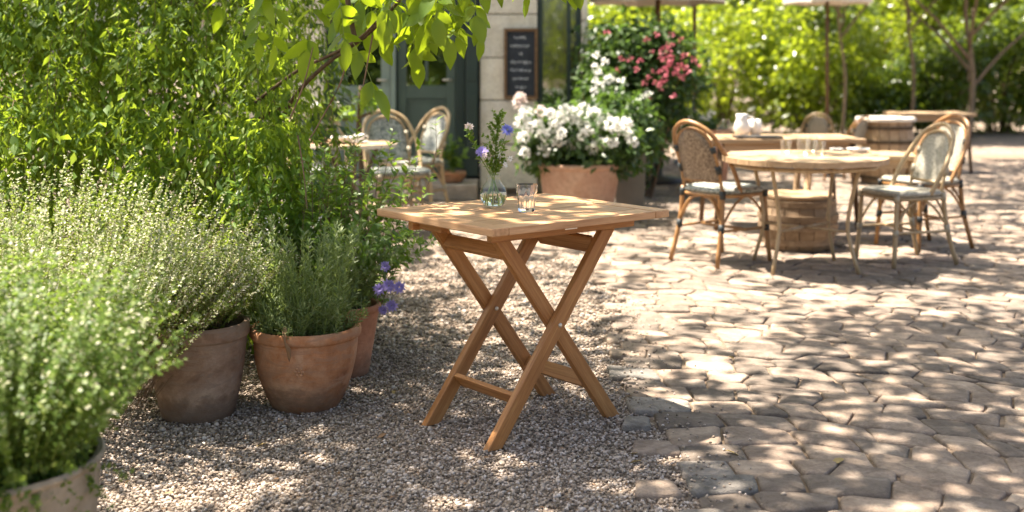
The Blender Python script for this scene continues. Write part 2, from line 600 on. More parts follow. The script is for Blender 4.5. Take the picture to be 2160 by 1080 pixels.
M['rosemary'] = leaf_mat('rosemary_leaf', (.075, .115, .035), (.17, .22, .09), (.32, .42, .07), .38, .5, .3, (.27, .31, .15))
M['jasmine'] = leaf_mat('jasmine_leaf', (.05, .11, .015), (.12, .21, .03), (.34, .50, .04), .45, .4, .4, (.24, .34, .06))
M['dark_leaf'] = leaf_mat('dark_leaf', (.025, .055, .015), (.06, .11, .025), (.16, .28, .03), .35, .4, .4, (.1, .15, .04))
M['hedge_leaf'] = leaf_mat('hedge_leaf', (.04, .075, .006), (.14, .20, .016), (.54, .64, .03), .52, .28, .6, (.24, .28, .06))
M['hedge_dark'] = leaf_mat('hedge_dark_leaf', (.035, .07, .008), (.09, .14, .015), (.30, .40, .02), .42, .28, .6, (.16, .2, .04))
M['tree_leaf'] = leaf_mat('tree_leaf', (.05, .09, .014), (.10, .15, .025), (.36, .46, .04), .45, .45, .3)
M['petal_white'] = leaf_mat('petal_white', (.78, .77, .72), (.88, .87, .84), (.85, .84, .78), .45, .6, .2)
M['petal_blush'] = leaf_mat('petal_blush', (.72, .6, .56), (.84, .76, .72), (.75, .62, .56), .3, .6, .2)
M['petal_purple'] = leaf_mat('petal_purple', (.27, .21, .50), (.42, .35, .66), (.4, .3, .65), .35, .5, .2)
M['petal_blue'] = leaf_mat('petal_blue', (.17, .19, .55), (.28, .30, .68), (.3, .3, .7), .35, .5, .2)
M['petal_red'] = leaf_mat('petal_red', (.36, .06, .10), (.52, .15, .18), (.5, .15, .2), .35, .5, .2)
M['yellow_leaf'] = leaf_mat('fallen_leaf', (.28, .2, .08), (.42, .31, .13), (.36, .28, .08), .2, .6, .2)
M['dry_leaf'] = leaf_mat('dry_leaf', (.16, .09, .045), (.28, .17, .09), (.2, .1, .03), .15, .7, .2)

# ------------------------------------------------------------------ ground, gravel, pavement
gm = MB().add([(-150, -60, 0), (150, -60, 0), (150, 240, 0), (-150, 240, 0)], [(0, 1, 2, 3)])
tag(gm.build('ground', M['gravel']), kind='structure')


def edge_x(y):
    """where the stone pavement begins"""
    return .47 + .05 * np.sin(y * 2.3) + .035 * np.sin(y * 5.1 + 1) + .02 * np.maximum(0, y - 6)


# loose gravel: real pebbles, joined
def icosa():
    t = (1 + 5 ** .5) / 2
    v = np.array([(-1, t, 0), (1, t, 0), (-1, -t, 0), (1, -t, 0), (0, -1, t), (0, 1, t), (0, -1, -t), (0, 1, -t), (t, 0, -1), (t, 0, 1), (-t, 0, -1), (-t, 0, 1)], float)
    v /= np.linalg.norm(v[0])
    f = np.array([(0, 11, 5), (0, 5, 1), (0, 1, 7), (0, 7, 10), (0, 10, 11), (1, 5, 9), (5, 11, 4), (11, 10, 2), (10, 7, 6), (7, 1, 8), (3, 9, 4), (3, 4, 2), (3, 2, 6), (3, 6, 8), (3, 8, 9), (4, 9, 5), (2, 4, 11), (6, 2, 10), (8, 6, 7), (9, 8, 1)])
    return v, f


def pebbles(n, y0, y1, smin, smax):
    iv, jf = icosa()
    y = RNG.uniform(y0, y1, n * 2)
    x = RNG.uniform(-.5 * y + .2, .78, n * 2)
    ok = (x < edge_x(y) + RNG.uniform(-.03, .05, n * 2)) & (x > -.45 * y)
    x, y = x[ok][:n], y[ok][:n]
    k = len(x)
    s = RNG.uniform(smin, smax, k) * RNG.choice([.7, 1, 1, 1.25], k)
    sc = np.stack([s * RNG.uniform(.8, 1.35, k), s * RNG.uniform(.7, 1.1, k), s * RNG.uniform(.5, .85, k)], 1)
    V = iv[None] * RNG.uniform(.75, 1.15, (k, 12, 1)) * sc[:, None]
    q = RNG.uniform(0, 6.28, k)
    tl = RNG.normal(0, .35, k)
    c, sn = np.cos(tl)[:, None], np.sin(tl)[:, None]
    V = np.stack([V[..., 0] * c - V[..., 2] * sn, V[..., 1], V[..., 0] * sn + V[..., 2] * c], -1)
    c, sn = np.cos(q)[:, None], np.sin(q)[:, None]
    V = np.stack([V[..., 0] * c - V[..., 1] * sn, V[..., 0] * sn + V[..., 1] * c, V[..., 2]], -1)
    V += np.stack([x, y, RNG.uniform(.001, .007, k)], 1)[:, None]
    F = jf[None] + (np.arange(k) * 12)[:, None, None]
    return V.reshape(-1, 3), F.reshape(-1, 3)


def spill(n):
    # chips kicked onto the first stones
    v, f = pebbles(n, 3.3, 6.5, .0035, .0065)
    v = v.reshape(-1, 12, 3)
    c = v.mean(1, keepdims=True)
    y_ = RNG.uniform(3.3, 6.5, (len(v), 1))
    x_ = edge_x(y_) + np.abs(RNG.normal(0, .11, (len(v), 1)))
    v = v - c + np.stack([x_, y_, np.full_like(x_, .0255)], -1)
    return v.reshape(-1, 3), f


Vp, Fp = merge([pebbles(58000, 3.1, 5.2, .0033, .0066), pebbles(1500, 3.1, 5.2, .0075, .0105), spill(420), pebbles(17000, 5.2, 7.6, .006, .0095)])
tag(np_obj('gravel', Vp, Fp, M['pebble']), kind='stuff')

pave = empty('pavement', (0, 0, 0))
tag(pave, kind='structure')
ys = np.linspace(1.5, 16, 60)
vb = [(float(edge_x(y)) + .06, y, .008) for y in ys] + [(16, y, .008) for y in ys]
nb = len(ys)
MB().add(vb, [(i, i + nb, i + nb + 1, i + 1) for i in range(nb - 1)]).build('bedding', M['joint'], pave)
tag(pave.children[0], kind='structure')


def drift(x):
    # away from the edge the courses swing round towards the viewer
    t = min(max((x - .55) / .9, 0), 1)
    k = .46 * t * t * (3 - 2 * t)
    return -k * max(0.0, min(x, 3.2) - .75) * .9


def wav(x, y):
    return drift(x) + .05 * math.sin(x * 1.7 + y * .6) + .035 * math.sin(x * 3.9 - y) + .02 * math.sin(x * 7 + 2 * y)


stones = []
y = 2.7
while y < 16.0:
    dep = random.uniform(.105, .175)
    x = float(edge_x(y)) + random.uniform(-.06, .06)
    xmax = .46 * y + .9
    prev_r = None
    while x < xmax:
        wdt = random.uniform(.125, .255)
        if x > .8 and random.random() < .2: wdt *= .6
        j = lambda s: random.uniform(-s, s)
        sk = random.uniform(-.03, .05) if x > .75 else random.uniform(-.012, .012)
        cn = lambda xx, yy, q: (xx + q, yy + wav(xx, yy) + .012 * math.sin(xx * 19 + yy * 31) + .010 * math.sin(xx * 37 - yy * 23))
        l0, r0_ = (prev_r if prev_r is not None else 0.0), sk
        qd = [cn(x, y, -l0), cn(x + wdt, y, -r0_), cn(x + wdt, y + dep, r0_), cn(x, y + dep, l0)]
        prev_r = sk
        stones.append((qd, wdt, dep))
        x += wdt
    y += dep


def stone_mesh(qd):
    """rounded polygon with side, bevel ring and a slightly domed, uneven top"""
    pts = [Vector((p[0], p[1])) for p in qd]
    c = sum(pts, Vector((0, 0))) / 4
    pts = [c + (p - c) * (1 - .0058 / max(.05, (p - c).length)) for p in pts]
    mid = []
    for i in range(4):
        a, b = pts[i], pts[(i + 1) % 4]
        mid += [a, (a + b) / 2 + (((a + b) / 2 - c).normalized()) * random.uniform(-.006, .006)]
    rnd_ = random.uniform(.15, .30) if c.x < .95 else random.uniform(.14, .25)
    for f in (rnd_, .23):
        nw = []
        for i in range(len(mid)):
            a, b = mid[i], mid[(i + 1) % len(mid)]
            nw += [a.lerp(b, f), a.lerp(b, 1 - f)]
        mid = nw
        if len(mid) >= 16: break
    n = len(mid)
    h = random.uniform(.012, .019)
    tx, ty = random.uniform(-.02, .02), random.uniform(-.02, .02)
    vs_, fs_ = [], []
    for sc, z in ((1.0, -.002), (1.0, h * .55), (.970, h * .88), (.89, h), (.45, h + .0022)):
        for p in mid:
            q = c + (p - c) * sc
            nz = random.uniform(-.0012, .0012) if sc < 1 else 0
            vs_.append((q.x - c.x, q.y - c.y, z + nz + (tx * (q.x - c.x) + ty * (q.y - c.y)) * (1 if z > 0 else 0)))
    vs_.append((0, 0, h + .0028))
    for r_ in range(4):
        for i in range(n):
            fs_.append((r_ * n + i, r_ * n + (i + 1) % n, (r_ + 1) * n + (i + 1) % n, (r_ + 1) * n + i))
    for i in range(n):
        fs_.append((4 * n + i, 4 * n + (i + 1) % n, 5 * n))
    return c, vs_, fs_


def in_view(c):
    u = 1080 + c.x / c.y * F_PX
    return -60 < u < 2240 and 130 + F_PX * CAM_H / c.y < 1130


built = []
for qd, a, b in stones:
    c, v_, f_ = stone_mesh(qd)
    built.append(((a * b) / c.y ** 3 if in_view(c) else 0, c, v_, f_))
built.sort(key=lambda t: -t[0])
for k, (s, c, v_, f_) in enumerate(built[:295]):
    edge_ = c.y < 4.9 and c.x < float(edge_x(c.y)) + .26
    o = MB().add(v_, f_).build('cobblestone', M['cobble_grey'] if edge_ and random.random() < .6 else M['cobble'], pave, True, 0, (c.x, c.y, .004))
for ex, ey, sw, sd, mt in ((.012, 4.10, .11, .14, 'cobble_grey'), (.02, 3.84, .17, .14, 'cobble'), (-.02, 3.47, .15, .13, 'cobble')):
    # broad flat stones set loose along the gravel edge
    cx_, q_ = float(edge_x(ey)) + ex - sw / 2, random.uniform(-.15, .15)
    c_, s_ = math.cos(q_), math.sin(q_)
    qd = [(cx_ + a * c_ - b * s_, ey + a * s_ + b * c_) for a, b in ((-sw / 2, -sd / 2), (sw / 2, -sd / 2 * random.uniform(.7, 1)), (sw / 2 * random.uniform(.75, 1), sd / 2), (-sw / 2 * random.uniform(.75, 1), sd / 2))]
    c, v_, f_ = stone_mesh(qd)
    MB().add(v_, f_).build('cobblestone', M[mt], pave, True, 0, (c.x, c.y, .003))
rest = MB()
for s, c, v_, f_ in built[295:]:
    rest.add([(p[0] + c.x, p[1] + c.y, p[2] + .004) for p in v_], f_)
tag(rest.build('cobblestones', M['cobble'], pave, True), kind='stuff')

# ------------------------------------------------------------------ the building
FY = 11.3                                            # facade plane
SCL = F_PX / FY
fx = lambda px: (px - 1080) / SCL
fz = lambda py: CAM_H - (py - HORIZON) / SCL
bld = empty('cafe_building', (fx(1120), FY, 0), 0, 'pale limestone cafe building with green double doors behind the bistro chairs', 'building')


def bpart(mb, name, mat, parent=bld, **kw):
    """mesh written in world coordinates, parented to a thing whose root is not at the origin"""
    o = mb.build(name, mat, parent, **kw)
    root = parent
    off = Vector((0, 0, 0))
    while root is not None:
        off += root.location
        root = root.parent
    o.data.transform(Matrix.Translation(-off))
    return o


def wbox(x0, x1, y0, y1, z0, z1):
    return MB().box(((x0 + x1) / 2, (y0 + y1) / 2, (z0 + z1) / 2), (x1 - x0, y1 - y0, z1 - z0))


# wall cores behind the blocks
XR = fx(1241)
core = MB()
core.box(((fx(1012) + fx(1134)) / 2, FY + .2, 1.75), (fx(1134) - fx(1012) - .02, .30, 3.5))
core.box(((fx(1226) + XR) / 2, FY + 2.2, 1.75), (XR - fx(1226) - .02, 4.2, 3.5))
core.box((fx(560), FY + .2, 1.75), (fx(684) - fx(436) - .02, .30, 3.5))
core.box((fx(1180), FY + .2, .28), (fx(1226) - fx(1134), .25, .56))
core.box((fx(840), FY + .2, 3.05), (XR - fx(436) - .06, .30, .9))
core.box((fx(840), FY + 4.2, 1.75), (XR - fx(436), .2, 3.5))
core.box((fx(840), FY + 2.2, 3.55), (XR - fx(436) + .2, 4.5, .12))
core.box((fx(436), FY + 2.2, 1.75), (.2, 4.0, 3.5))
bpart(core, 'wall', M['mortar'])


def blocks(xa, xb, depth=.12, ccs=(.40, .40, .38, .41, .40, .39, .4, .4, .4), z=.0, split=False):
    for i, h in enumerate(ccs):
        cuts = [xa, xb]
        if split:
            m = xa + (xb - xa) * (.38 if i % 2 else .62)
            cuts = [xa, m, xb]
        for a, b in zip(cuts[:-1], cuts[1:]):
            o = bpart(wbox(a + .004, b - .004, FY - .02 - random.uniform(0, .008), FY + depth, z + .005, z + h - .005), 'stone_block', M['limestone'], bevel=.008)
        z += h


blocks(fx(1012), fx(1134), z=.05, ccs=(.42, .42, .40, .41, .40, .39, .4, .4))
blocks(fx(1226), XR, z=.05)
blocks(fx(600), fx(684), z=.05)
blocks(fx(436), fx(600), z=.05, split=True)
bpart(wbox(fx(660), fx(1010), FY - .55, FY - .03, .0, .15), 'doorstep', M['plinth'], bevel=.015)
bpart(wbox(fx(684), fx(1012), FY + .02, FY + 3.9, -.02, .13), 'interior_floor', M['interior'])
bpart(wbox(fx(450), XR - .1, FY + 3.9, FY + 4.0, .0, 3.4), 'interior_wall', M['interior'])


def door(xa, xb, y, mat, tilt, mull):
    """glazed door leaf: stiles and rails, sunk lower panel, pane(s), handle"""
    w = xb - xa
    d = MB()
    z0, z1 = .16, 2.45
    zr = fz(183)
    t = .045
    st = .085
    d.box((st / 2, 0, (z0 + z1) / 2), (st, t, z1 - z0))
    d.box((w - st / 2, 0, (z0 + z1) / 2), (st, t, z1 - z0))
    for a, b in ((z0, z0 + .16), (zr - .115, zr + .01), (z1 - .1, z1)):
        d.box((w / 2, 0, (a + b) / 2), (w - 2 * st, t - .004, b - a))
    if mull: d.box((w / 2, 0, (zr + z1) / 2), (.028, t - .01, z1 - zr - .11))
    o = d.build('door', mat, bld, bevel=.005)
    o.location = (xa - bld.location.x, y - FY, 0)
    o.rotation_euler = (0, 0, tilt)
    p = MB().box((w / 2, .004, (z0 + .16 + zr - .115) / 2), (w - 2 * st - .002, .018, zr - .275 - z0 - .002))
    p.build('door_panel', mat, o)
    bd = MB()
    zc, hh = (z0 + .16 + zr - .115) / 2, zr - .275 - z0
    for sx in (-1, 1): bd.box((w / 2 + sx * (w / 2 - st - .022), -.012, zc), (.014, .012, hh - .03))
    for sz in (-1, 1): bd.box((w / 2, -.012, zc + sz * (hh / 2 - .02)), (w - 2 * st - .06, .012, .014))
    bd.build('moulding', mat, o)
    g = MB().box((w / 2, .002, (zr + z1) / 2 - .04), (w - 2 * st, .006, z1 - zr - .09))
    g.build('pane', M['pane'], o)
    h = MB().tube([(w - .04, -.02, 1.08), (w - .04, -.06, 1.08), (w - .12, -.06, 1.08)], .009, 8)
    h.build('handle', M['brass'], o, True)
    return o


door(fx(703), fx(822), FY + .07, M['green_paint_lit'], 0.0, False)
door(fx(836), fx(960), FY + .12, M['green_paint'], 0.0, True)
jm = MB()
jm.box((fx(693.5), FY + .16, 1.3), (fx(703) - fx(684) - .006, .12, 2.4))
jm.box((fx(971), FY + .12, 1.3), (fx(981) - fx(961), .14, 2.4))
jm.box((fx(833), FY + .16, 2.53), (fx(960) - fx(684), .14, .12))
bpart(jm, 'door_frame', M['dark_green_paint'], bevel=.004)
bpart(wbox(fx(823), fx(834), FY + .03, FY + .09, .16, 2.44), 'meeting_stile', M['green_paint_lit'], bevel=.006)
shut = MB()
shut.box((fx(996), FY - .05, 1.35), (fx(1009) - fx(983), .04, 2.35))
so = bpart(shut, 'shutter', M['dark_green_paint'], bevel=.006)
for k in range(3):
    bpart(wbox(fx(985.5) , fx(1006.5), FY - .082, FY - .072, .35 + k * .72, .95 + k * .72), 'shutter_panel', M['dark_green_paint'], bld, bevel=.004)

# window: frame, pane
wf = MB()
xa, xb = fx(1134), fx(1226)
for a, b in ((xa + .004, xa + .05), (xb - .05, xb - .004)):
    wf.box(((a + b) / 2, FY + .06, 1.75), (b - a, .08, 2.3))
wf.box(((xa + xb) / 2, FY + .06, .61), (xb - xa - .1, .075, .08))
wf.box((xa + (xb - xa) * .72, FY + .06, 1.75), (.035, .07, 2.1))
wo = bpart(wf, 'window', M['dark_green_paint'], bevel=.004)
pn = MB().box(((xa + xb) / 2, FY + .07, 1.75), (xb - xa - .1, .008, 2.2)).build('pane', M['pane'], wo)
pn.data.transform(Matrix.Translation(-bld.location))
bpart(wbox(xa - .02, xb + .02, FY - .07, FY + .02, .54, .60), 'sill', M['limestone'], bevel=.006)

# chalkboard
bx0, bx1, bz0, bz1 = fx(1063) , fx(1134), fz(208), fz(60)
cb = empty('chalkboard', (bx0, FY - .06, bz0), 0, 'framed black chalkboard menu with faint chalk writing hung on the stone pier', 'chalkboard')
cw, chh = bx1 - bx0, bz1 - bz0
MB().box((cw / 2, .012, chh / 2), (cw - .05, .016, chh - .05)).build('slate', M['slate'], cb)
fr = MB()
for xx in (.014, cw - .014): fr.box((xx, 0, chh / 2), (.028, .04, chh))
for zz in (.014, chh - .014): fr.box((cw / 2, 0, zz), (cw - .056, .038, .028))
fr.build('frame', M['board_frame'], cb, bevel=.003)
widths = [.52, .80, .16, .80, .80, .62, .42]
for k, wd in enumerate(widths):
    zz = chh - .085 - k * .078
    n = int(wd * 42)
    a = cw / 2 - wd * (cw - .07) / 2
    pts = []
    for i in range(n + 1):
        u = i / n
        amp = .010 if random.random() < .7 else .019
        pts.append((a + u * wd * (cw - .07), .003, zz + amp * math.sin(i * 2.1) + random.uniform(-.004, .004)))
    st = 0
    ch = MB()
    while st < n - 2:
        ln = min(random.randint(4, 9), n - st)
        seg = pts[st:st + ln]
        if len(seg) > 1: ch.tube(seg, .0034, 4)
        st += ln + 1
    ch.build('chalk_line', M['chalk'], cb)


# ------------------------------------------------------------------ the folding table
YAW, LU, LV, TT = .6745, .7775, .6634, .74
tbl = empty('folding_table', (.0365, 4.165, 0), YAW, 'square teak folding table on crossed legs standing on the gravel', 'table')
TH = .026
npl = 7
wv = LV / npl
wend = .066
for i in range(npl):
    o = MB().box((0, 0, 0), (LU - 2 * wend - .003, wv - .0048, TH - .002)).build('slat', M['teak_top'], tbl, False, .0022, (0, -LV / 2 + wv * (i + .5), TT - TH / 2 - .001))
for s in (-1, 1):
    MB().box((0, 0, 0), (LV, wend - .001, TH)).build('end_board', M['teak_top'], tbl, False, .004, (s * (LU / 2 - wend / 2), 0, TT - TH / 2), (0, 0, R(90)))
zb = TT - TH
for s in (-1, 1):
    MB().box((0, 0, 0), (.635, .028, .04)).build('rail', M['teak'], tbl, False, .003, (.0175 * (1 if s < 0 else -1), s * .2, zb - .0202))
MB().box((0, 0, 0), (.13, .03, .036)).build('rail', M['teak'], tbl, False, .003, (-.30, .112, zb - .0185), (0, 0, R(90)))


def leg(ua, ub, v, ztop):
    """inclined bar in the plane v = const, from (ua, 0) to (ub, ztop), cut level at the foot"""
    hw = .0315
    L = math.hypot(ub - ua, ztop)
    t = Vector(((ub - ua) / L, ztop / L)); n = Vector((-t.y, t.x))
    O = Vector((ua, 0))
    cor = [Vector((ua - hw, 0)), Vector((ua + hw, 0)), Vector((ub + hw, ztop)), Vector((ub - hw, ztop))]
    loc2 = [((c - O).dot(t), (c - O).dot(n)) for c in cor]
    mb = MB()
    th = .0135
    mb.add([(a, -th, b) for a, b in loc2] + [(a, th, b) for a, b in loc2],
           [(0, 1, 2, 3), (7, 6, 5, 4), (0, 4, 5, 1), (1, 5, 6, 2), (2, 6, 7, 3), (3, 7, 4, 0)])
    # local z = n ; rotation about Y
    be = -math.atan2(t.y, t.x)
    o = mb.build('leg', M['teak'], tbl, False, .0028, (ua, v, .004), (0, be, 0))
    return o


U0, U1, V0, V1, ZT = -.2783, .2743, -.188, .188, .222
LEGS = [leg(U0, ZT, V0, .668), leg(U1, -.224, V0 + .029, .668), leg(U1, -.224, V1, .668), leg(U0, ZT, V1 - .029, .668)]


def at_leg(ua, ub, z):
    return ua + (ub - ua) * z / .668


def cross(ua, ub, z, va, vb, w, th):
    u = at_leg(ua, ub, z)
    be = -math.atan2(.668, ub - ua)
    MB().box((0, 0, 0), (vb - va, w, th)).build('stretcher', M['teak'], tbl, False, .002, (u, (va + vb) / 2, z),
                                                 Matrix(((0, math.cos(be), math.sin(be)), (1, 0, 0), (0, -math.sin(be), math.cos(be)))).to_euler())


cross(U0, ZT, .145, V0 + .014, V1 - .029 - .014, .05, .016)
cross(U1, -.224, .145, V0 + .029 + .014, V1 - .014, .05, .016)
cross(U1, -.224, .625, V0 + .029 + .014, V1 - .014, .045, .028)
cross(U0, ZT, .618, V0 + .014, V1 - .029 - .014, .075, .016)
for v_ in (V0, V1 - .029):
    z_ = .668 * (U1 - U0) / ((ZT - U0) + (U1 + .224)) if True else 0
    u_ = at_leg(U0, ZT, z_)
    MB().lathe([(.0001, .005), (.005, .0045), (.0076, .002), (.008, 0)], 12).build('bolt', M['brass'], tbl, True, 0, (u_, v_ - .0138, z_), (R(90), 0, 0))
MB().lathe([(.0001, .002), (.003, .002), (.003, .004), (.0062, .004), (.007, 0)], 14).build('bolt', M['brass'], tbl, True, 0, (.262, -.2142, zb - .014), (R(90), 0, 0))
pl = MB().box((0, 0, 0), (.054, .004, .024)).build('catch_plate', M['steel'], tbl, False, .001, (.035, -.2158, zb - .0125))
for s in (-1, 1):
    MB().lathe([(.0001, .0022), (.004, .0016), (.0055, 0)], 10).build('screw', M['iron'], pl, True, 0, (s * .016, -.002, -.003), (R(90), 0, 0))

# ------------------------------------------------------------------ vase, glass, cut flowers
vb_ = W(1041, 437, gd(437, TT)); vb_.z = TT + .0005
vase = empty('glass_vase', vb_, 0, 'small round clear glass bud vase of wild flowers on the teak table', 'vase')
outer = [(.0001, 0), (.022, 0), (.033, .005), (.042, .016), (.0475, .032), (.0485, .047), (.0455, .063), (.038, .077), (.029, .087), (.0245, .095), (.0238, .105), (.0262, .114)]
inner = [(.0248, .114), (.0224, .105), (.0231, .095), (.0275, .0865), (.0365, .076), (.044, .0625), (.047, .047), (.046, .032), (.0405, .0168), (.031, .007), (.0001, .006)]
MB().lathe(outer + inner, 40).build('vase_body', M['vase_glass'], vase, True)
MB().lathe([(.0001, .0066), (.0306, .0076), (.0402, .0174), (.0457, .032), (.0467, .044), (.0464, .0500), (.0001, .0500)], 40).build('water', M['water'], vase, True)

gb = W(1111, 446, gd(446, TT)); gb.z = TT + .0005
tum = empty('drinking_glass', gb, .2, 'clear faceted glass tumbler standing beside the flower vase on the teak table', 'glass')
gm_ = MB()
prof_o = [(.0265, 0), (.0285, .004), (.031, .03), (.033, .055), (.0355, .066), (.0375, .080), (.0385, .093)]
prof_i = [(.0365, .093), (.0352, .080), (.0335, .066), (.0308, .055), (.0285, .03), (.026, .012), (.0001, .0105)]
NG = 40
vs_, fs_ = [], []
allp = [(.0001, 0)] + prof_o + prof_i
for i, (r_, z_) in enumerate(allp):
    for k in range(NG):
        q = 2 * math.pi * k / NG
        fac = 1.0
        if 1 <= i <= 4:
            a = (q % (2 * math.pi / 10)) - math.pi / 10
            fac = math.cos(math.pi / 10) / math.cos(a) * 1.02
        vs_.append((r_ * fac * math.cos(q), r_ * fac * math.sin(q), z_))
for i in range(len(allp) - 1):
    for k in range(NG):
        fs_.append((i * NG + k, i * NG + (k + 1) % NG, (i + 1) * NG + (k + 1) % NG, (i + 1) * NG + k))
gm_.add(vs_, fs_)
smooth_angle(gm_.build('glass_body', M['glass'], tum), 25)


def path_px(pts, d):
    return [W(a, b, d) for a, b in pts]


def spline(pts, m=14):
    P = np.array([list(p) for p in pts], float)
    t = np.linspace(0, len(P) - 1, m)
    out = []
    for u in t:
        i = min(int(u), len(P) - 2); f = u - i
        p0, p1, p2, p3 = P[max(i - 1, 0)], P[i], P[i + 1], P[min(i + 2, len(P) - 1)]
        out.append(.5 * ((2 * p1) + (-p0 + p2) * f + (2 * p0 - 5 * p1 + 4 * p2 - p3) * f ** 2 + (-p0 + 3 * p1 - 3 * p2 + p3) * f ** 3))
    return np.array(out)


def daisy(center, face, r, n, mat, parent, name='flower', dome=.35, rows=3):
    """head of many narrow petals"""
    face = unit(np.array(face, float))
    a = unit(np.cross(face, np.array([.3, .2, .9])))
    b = np.cross(face, a)
    P, A, Nn, S = [], [], [], []
    for k in range(rows):
        el = .15 + k * (1.1 / rows)
        for i in range(n):
            q = 2 * math.pi * (i + .5 * k) / n + RNG.normal(0, .1)
            rad = a * math.cos(q) + b * math.sin(q)
            ax = unit(rad * math.cos(el) + face * math.sin(el) * dome * 2)
            P.append(np.array(center) + rad * r * .08)
            A.append(ax); Nn.append(face + rad * .2); S.append(r * (1 - .2 * k) * RNG.uniform(.85, 1.1))
    v, f = leaves(LEAF4, np.array(P), np.array(A), np.array(Nn), np.array(S))
    return np_obj(name, v, f, mat, parent)


def arc(pts, m=18):
    return [tuple(p) for p in spline(pts, m)]


dv = vb_.y
vz = lambda px, py, dd=0.0: W(px, py, dv + dd)


def sprig(name, label, pts, leaf_mat_, per, tpl, size, r=.0021, flower=None, t0=.38):
    root = empty(name, (0, 0, 0), 0, label, 'flower')
    path = spline(pts, 18)
    root.location = Vector(path[0])
    off = path[0].copy()
    v, f = tubes_np(path[None] - off, r, r * .6, 6)
    np_obj('stem', v, f, M['green_stem'], root, True)
    if per:
        v, f = sprig_leaves(path[None] - off, per, tpl, size, 1., .7, t0)
        np_obj('foliage', v, f, leaf_mat_, root)
    return root, path, off


# stems cross in the vase and lean out of the neck
s1, p1, o1 = sprig('cornflower', 'blue cornflower, the higher of the two blooms in the glass vase', [vz(1027, 428), vz(1040, 372), vz(1052, 330, -.01), vz(1070, 274, -.02)], M['jasmine'], 16, LEAF4, .020)
daisy(p1[-1] - o1, (.25, -.8, .5), .0245, 13, M['petal_blue'], s1)
s2, p2, o2 = sprig('scabious_flower', 'lilac bloom low on the left side of the glass vase', [vz(1058, 426), vz(1040, 374, -.01), vz(1026, 345, -.02), vz(1016, 320, -.03)], M['jasmine'], 8, LEAF4, .018)
daisy(p2[-1] - o2, (-.1, -.75, .6), .024, 13, M['petal_purple'], s2)
s3, p3, o3 = sprig('white_sprig', 'arching sprig with a pale pink tip at the far left of the glass vase', [vz(1060, 430), vz(1036, 372), vz(1012, 330, -.01), vz(996, 298, -.01), vz(986, 272, -.01)], M['jasmine'], 46, ROUND2, .021)
for k in range(6): daisy(p3[-1] - o3 + rv(1, .006)[0] + np.array([0, 0, .004]), rv(1)[0] + np.array([0, -.5, .8]), .014, 7, M['petal_blush'], s3, rows=1)
s4, p4, o4 = sprig('green_sprig', 'tall bushy green sprig rising in the middle of the glass vase', [vz(1040, 430), vz(1040, 372), vz(1046, 310, .01), vz(1051, 246, .01)], M['jasmine'], 60, ROUND2, .015, t0=.42)
br = np.concatenate([stems((p4[i][0] - o4[0], p4[i][1] - o4[1], p4[i][2] - o4[2]), .004, 4, .062 if i < 14 else .04, 1.0, .0, 6, wob=.0015) for i in range(7, 17)])
v, f = sprig_leaves(br, 13, ROUND2, .0115, 1, .8, .25); np_obj('foliage', v, f, M['jasmine'], s4)
v, f = tubes_np(br, .0008, .0004, 4); np_obj('side_stem', v, f, M['green_stem'], s4)
s5, p5, o5 = sprig('white_blossom', 'spray of small white blossoms just above the neck of the glass vase', [vz(1030, 430), vz(1040, 374), vz(1032, 350, -.02), vz(1026, 332, -.02)], M['jasmine'], 34, ROUND2, .017)
for k in range(9): daisy(p5[-1] - o5 + rv(1, .011)[0], rv(1)[0] + np.array([0, -.8, .6]), .0125, 7, M['petal_blush'], s5, rows=1)
s6, p6, o6 = sprig('white_blossom', 'white blossom sprig leaning right out of the glass vase', [vz(1022, 425), vz(1042, 374), vz(1054, 352, -.01), vz(1064, 336, -.01)], M['jasmine'], 32, ROUND2, .018)
for k in range(6): daisy(p6[-1] - o6 + rv(1, .008)[0], rv(1)[0] + np.array([0, -.8, .6]), .0135, 7, M['petal_white'], s6, rows=1)
s7, p7, o7 = sprig('green_sprig', 'leafy sprig behind the blue cornflower in the glass vase', [vz(1050, 428), vz(1043, 374), vz(1056, 330, .02), vz(1066, 300, .02)], M['jasmine'], 40, ROUND2, .021)


# ------------------------------------------------------------------ pots
def pot(name, label, loc, prof, mat, soil_z, soil_r, wob=.006, cat='flower pot', group=None, n=44):
    root = empty(name, loc, RNG.uniform(0, 3), label, cat, group)
    smooth_angle(MB().lathe(prof, n, wob=wob).build('pot_body', mat, root), 50)
    MB().lathe([(.0001, soil_z + .012), (soil_r * .5, soil_z + .008), (soil_r, soil_z)], 24).build('soil', M['soil'], root, True)
    return root


def pot_prof(rb, rt, h, rim=.012, rimh=.04, bulge=.0, t=.016):
    o = []
    for i in range(9):
        u = i / 8
        r_ = rb + (rt - rb) * u + bulge * math.sin(math.pi * min(1, u * .95))
        o.append((r_, u * (h - rimh)))
    o[0] = (rb - .006, 0)
    o.insert(1, (rb, .006))
    r_ = o[-1][0]
    o += [(r_ + rim * .5, h - rimh + .002), (r_ + rim, h - rimh + .01), (r_ + rim * 1.1, h - rimh * .45), (r_ + rim * .9, h - .006), (r_ + rim * .3, h), (r_ - t * .6, h - .003), (r_ - t, h - .02), (r_ - t - .004, h * .6), (r_ - t - .02, h * .5)]
    return [(.0001, 0)] + o


P1 = Vector(((645 - 1080) / F_PX * 4.36, 4.36, 0))
pot('terracotta_pot', 'rounded orange terracotta pot of rosemary with a dead leaf over its rim', P1, pot_prof(.122, .186, .295, .012, .042, .018), M['terracotta'], .25, .175)
